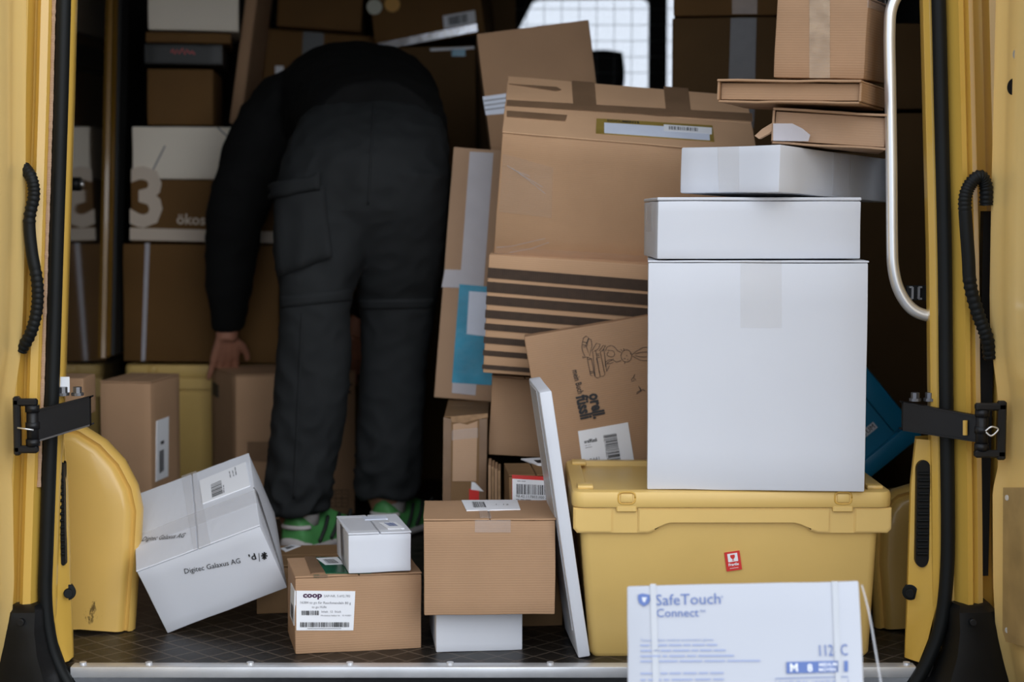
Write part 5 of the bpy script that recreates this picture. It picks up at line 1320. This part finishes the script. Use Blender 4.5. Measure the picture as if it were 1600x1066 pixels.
sleeve([(480, 140, 1.55, 40), (452, 160, 1.56, 52), (422, 198, 1.56, 54), (396, 250, 1.55, 51), (377, 305, 1.54, 48), (367, 345, 1.53, 45), (362, 390, 1.535, 41), (358, 440, 1.54, 37), (355, 480, 1.55, 32), (356, 505, 1.555, 27), (356, 517, 1.56, 24)], bm)
sleeve([(610, 150, 1.55, 40), (640, 175, 1.56, 52), (652, 230, 1.56, 52), (650, 290, 1.55, 48), (640, 345, 1.54, 45), (622, 400, 1.55, 40), (597, 450, 1.57, 35), (575, 485, 1.58, 30), (566, 500, 1.58, 26)], bm)


def wrinkle2(me):
    NN = [v.normal.copy() for v in me.vertices]
    for v, nn in zip(me.vertices, NN):
        c = v.co
        n2 = noise.noise(Vector((c.x * 10, c.y * 12, c.z * 15)))
        v.co += nn * ((1 - abs(n2) * 2) - 0.4) * 0.006


jk = remesh(bm, 0.0085, 'jacket', 'jacket', per, 4, wrinkle2, label='black jacket')

# --- body: one continuous figure from head to ankles, with hands
bm = bmesh.new()
# legs, seat, trunk inside the clothes
for Lg in (LL, LR):
    path, rad = [], []
    for r in Lg[1:]:
        a, b = wp(r[1], r[0], r[3]), wp(r[2], r[0], r[3])
        path.append((a + b) / 2)
        rad.append((b.x - a.x) / 2 * 0.72)
    path.append(path[-1] + Vector((0, 0.01, -0.05)))
    rad.append(0.034)
    path.append(path[-1] + Vector((0, 0.03, -0.035)))
    rad.append(0.031)
    limb(path, rad, 14, bm)
loft_bm([span(a, (b + c) / 2 - (c - b) * 0.42, (b + c) / 2 + (c - b) * 0.42, d, e * 0.82, t, 2.1) for a, b, c, d, e, t in SEAT[2:-3]], bm=bm)
loft_bm([vell(a, b, c, d * 0.84, e * 0.8, lean=l) for a, b, c, d, e, l in TOR[1:]], bm=bm)
nk0, nk1 = wp(544, 196, 1.70), wp(542, 232, 1.84)
limb([nk0, nk0.lerp(nk1, 0.5), nk1], [0.068, 0.06, 0.058], 14, bm)
for P in ([(452, 160, 1.56, 36), (422, 198, 1.56, 38), (377, 305, 1.54, 33), (367, 345, 1.53, 29), (358, 440, 1.54, 25), (356, 500, 1.555, 18.5), (354, 530, 1.56, 17)],
          [(640, 175, 1.56, 36), (652, 230, 1.56, 37), (640, 345, 1.54, 30), (597, 450, 1.57, 24), (566, 500, 1.58, 18), (556, 525, 1.58, 17)]):
    limb([wp(a, b, c) for a, b, c, r in P], [r * (c + 3) / 2610 for a, b, c, r in P], 14, bm)
# head, bowed: skull, jaw, nose, brow and ears
hc = wp(541, 262, 1.93)
hd_ = (hc - nk1).normalized()                       # towards the crown
fwd = Vector((0, 0.35, -1)).normalized()
fwd = (fwd - hd_ * fwd.dot(hd_)).normalized()       # way the face looks
sd_ = hd_.cross(fwd)


def hp(s, u, f):
    return hc + sd_ * s + hd_ * u + fwd * f


def ball(c, rx, ru, rf, bm):
    b2 = bmesh.new()
    bmesh.ops.create_uvsphere(b2, u_segments=16, v_segments=10, radius=1)
    for v in b2.verts:
        v.co = c + sd_ * (v.co.x * rx) + fwd * (v.co.y * rf) + hd_ * (v.co.z * ru)
    t = bpy.data.meshes.new('t')
    b2.to_mesh(t)
    b2.free()
    bm.from_mesh(t)
    bpy.data.meshes.remove(t)


ball(hp(0, 0.02, -0.005), 0.075, 0.095, 0.095, bm)
ball(hp(0, -0.055, 0.03), 0.056, 0.066, 0.062, bm)
ball(hp(0, -0.105, 0.062), 0.024, 0.022, 0.022, bm)          # chin
limb([hp(0, 0.012, 0.088), hp(0, -0.02, 0.103), hp(0, -0.035, 0.112), hp(0, -0.042, 0.092)], [0.008, 0.010, 0.013, 0.010], 10, bm)
ball(hp(0, 0.03, 0.083), 0.045, 0.009, 0.012, bm)            # brow
for s_ in (-1, 1):
    ball(hp(s_ * 0.076, -0.015, -0.008), 0.008, 0.030, 0.018, bm)
ball(hp(0, -0.070, 0.083), 0.024, 0.0055, 0.010, bm)         # lips
ball(hp(0, -0.080, 0.081), 0.021, 0.0055, 0.010, bm)


# hands: palm, four unequal fingers with knuckle bends, thumb from the side of the palm
def hand(wrist, knuck, across, down, bm, curl):
    """wrist, middle knuckle, unit vector across the palm towards the thumb, unit vector out of the palm"""
    ax = (knuck - wrist).normalized()
    for k_ in (-1, -0.33, 0.33, 1):
        a = wrist + across * 0.016 * k_
        b = knuck + across * 0.032 * k_ - ax * (0.006 * abs(k_))
        limb([a, a.lerp(b, 0.55), b], [0.015, 0.0145, 0.0120], 10, bm)
    lens = (0.070, 0.084, 0.090, 0.078)
    for q, L0 in zip((-1, -0.33, 0.33, 1), lens):
        p = knuck + across * 0.032 * q - ax * (0.008 * abs(q))
        dirv = (ax + across * 0.16 * q).normalized()
        pts = [p - ax * 0.012, p]
        ang = 0.0
        for sgm, f in ((0.45, curl), (0.30, curl * 1.15), (0.25, curl * 0.9)):
            ang += f
            d = (dirv * math.cos(ang) + down * math.sin(ang)).normalized()
            pts.append(pts[-1] + d * L0 * sgm)
        limb(pts, [0.0105, 0.0100, 0.0090, 0.0082, 0.0066], 10, bm)
    t0 = wrist + across * 0.020 + ax * 0.012
    t1 = t0 + (across * 0.75 + ax * 0.55 + down * 0.15).normalized() * 0.040
    t2 = t1 + (across * 0.55 + ax * 0.75 + down * 0.25).normalized() * 0.032
    t3 = t2 + (across * 0.30 + ax * 0.85 + down * 0.35).normalized() * 0.024
    limb([t0, t1, t2, t3], [0.0145, 0.0120, 0.0100, 0.0075], 10, bm)


lt = BY['lift']
LM = lt.matrix_world.copy()
lw, ld, lh = [b for b in BOXES if b['id'] == 'lift'][0]['dims']
ztop = lh + 0.006
wl = wp(354, 528, 1.56)
kn = Vector((wp(347, 550, 1.56).x, wp(347, 550, 1.60).y, ztop + 0.018))
axl = (kn - wl).normalized()
dn = Vector((0, 0.25, -1)).normalized()
dn = (dn - axl * dn.dot(axl)).normalized()
acl = axl.cross(dn)
if acl.x < 0:
    acl = -acl
hand(wl, kn, acl, Vector((-0.35, 0.45, -0.8)).normalized(), bm, 0.22)
wr = wp(556, 525, 1.58)
kr = Vector((wp(556, 560, 1.58).x, wp(556, 560, 1.62).y, ztop + 0.016))
axr = (kr - wr).normalized()
dn = Vector((0, 0.3, -1)).normalized()
dn = (dn - axr * dn.dot(axr)).normalized()
acr = axr.cross(dn)
if acr.x > 0:
    acr = -acr
hand(wr, kr, acr, Vector((0.3, 0.5, -0.8)).normalized(), bm, 0.22)
body = remesh(bm, 0.0045, 'body', 'skin', per, 2)

# hair cap and eyes
bm = bmesh.new()
ball(hp(0, 0.030, -0.016), 0.083, 0.098, 0.096, bm)
ball(hp(0, -0.03, -0.05), 0.070, 0.055, 0.052, bm)
hr = remesh(bm, 0.006, 'hair', 'hair', per, 2, label='short dark hair')
for s_ in (-1, 1):
    bm = bmesh.new()
    ball(hp(s_ * 0.031, 0.006, 0.078), 0.013, 0.009, 0.011, bm)
    e_ = link('eye', mesh(bm), 'paper', per, smooth=True)
    bm = bmesh.new()
    ball(hp(s_ * 0.031, 0.006, 0.0865), 0.005, 0.005, 0.004, bm)
    link('iris', mesh(bm), 'hair', e_, smooth=True)


# --- shoes
def shoe(cx, yh, z0, turn, parent):
    """running shoe pointing away from the viewer; heel at yh"""
    root = bpy.data.objects.new('shoe', None)
    COL.objects.link(root)
    root.parent = parent
    root.location = Vector((cx, yh, z0)) - per.location
    root.rotation_euler = (0, 0, turn)
    root.scale = (1.14, 1.10, 1.16)
    # sole outline half widths along the length
    prof_ = [(0.0, 0.020), (0.008, 0.032), (0.03, 0.038), (0.08, 0.037), (0.13, 0.038), (0.18, 0.046), (0.22, 0.048), (0.26, 0.042), (0.285, 0.028), (0.295, 0.010)]
    rings = []
    for y, w in prof_:
        lift = 0.012 * max(0, (y - 0.22) / 0.075) ** 2 + 0.008 * max(0, (0.03 - y) / 0.03)
        r = []
        for i in range(12):
            a = 2 * math.pi * i / 12
            r.append((math.copysign(abs(math.cos(a)) ** 0.6, math.cos(a)) * w, y, lift + 0.016 + math.copysign(abs(math.sin(a)) ** 0.6, math.sin(a)) * 0.015))
        rings.append(r)
    link('sole', mesh(loft_bm(rings)), 'sock', root, smooth=True)
    up_ = [(0.006, 0.022, 0.085), (0.012, 0.031, 0.095), (0.035, 0.036, 0.092), (0.07, 0.036, 0.085), (0.10, 0.036, 0.086), (0.13, 0.037, 0.088), (0.17, 0.042, 0.072), (0.21, 0.043, 0.055), (0.25, 0.038, 0.044), (0.275, 0.027, 0.038), (0.288, 0.010, 0.032)]
    rings = []
    for y, w, ht in up_:
        r = []
        for i in range(14):
            a = math.pi * i / 13
            tw = w * (1 - 0.30 * max(0.0, math.sin(a)) ** 2 * (1 if y < 0.15 else 0.6))
            r.append((math.cos(a) * tw / max(0.7, 1 - 0.0), y, 0.022 + (ht - 0.022) * max(0.0, math.sin(a)) ** 0.7))
        rings.append(r)
    upm = autosmooth(link('upper', mesh(loft_bm(rings)), 'shoe_green', root, label='green running shoe upper'), 60)
    # padded collar and sock
    pts = [Vector((0.027 * math.cos(a), 0.058 + 0.043 * math.sin(a), 0.093 - 0.006 * math.sin(a))) for a in [2 * math.pi * i / 20 for i in range(21)]]
    link('collar', mesh(tube_bm(pts, 0.006, 8)), 'shoe_black', root, smooth=True)
    bm = tube_bm([(0, 0.055, 0.06), (0, 0.052, 0.10), (0, 0.05, 0.15)], [0.032, 0.036, 0.040], 14)
    link('sock', mesh(bm), 'sock', root, smooth=True)
    # heel counter, dark side stripes
    pts = [Vector((0.033 * math.sin(a) * 1.0, 0.030 - 0.026 * math.cos(a), 0.060)) for a in [-1.5 + 3.0 * i / 14 for i in range(15)]]
    bm = tube_bm(pts, 0.005, 8)
    link('heel_counter', mesh(bm), 'sock', root, smooth=True)
    for s_ in (-1, 1):
        for y0 in (0.055, 0.10, 0.145):
            P = [Vector((s_ * 0.0385, y0, 0.026)), Vector((s_ * 0.0375, y0 + 0.022, 0.048)), Vector((s_ * 0.031, y0 + 0.045, 0.072))]
            link('side_stripe', mesh(tube_bm(smooth_path(P, 4), 0.0062, 8, squash=0.7)), 'shoe_black', root, smooth=True)
    return root


ml, mr = (wp(415, 797, 1.03) + wp(515, 797, 1.03)) / 2 + per.location, (wp(560, 776, 1.2) + wp(650, 776, 1.2)) / 2 + per.location
shoe(ml.x - 0.012, 0.97, 0.0, -0.5, per)
shoe(mr.x - 0.015, 1.14, 0.0, -0.45, per)
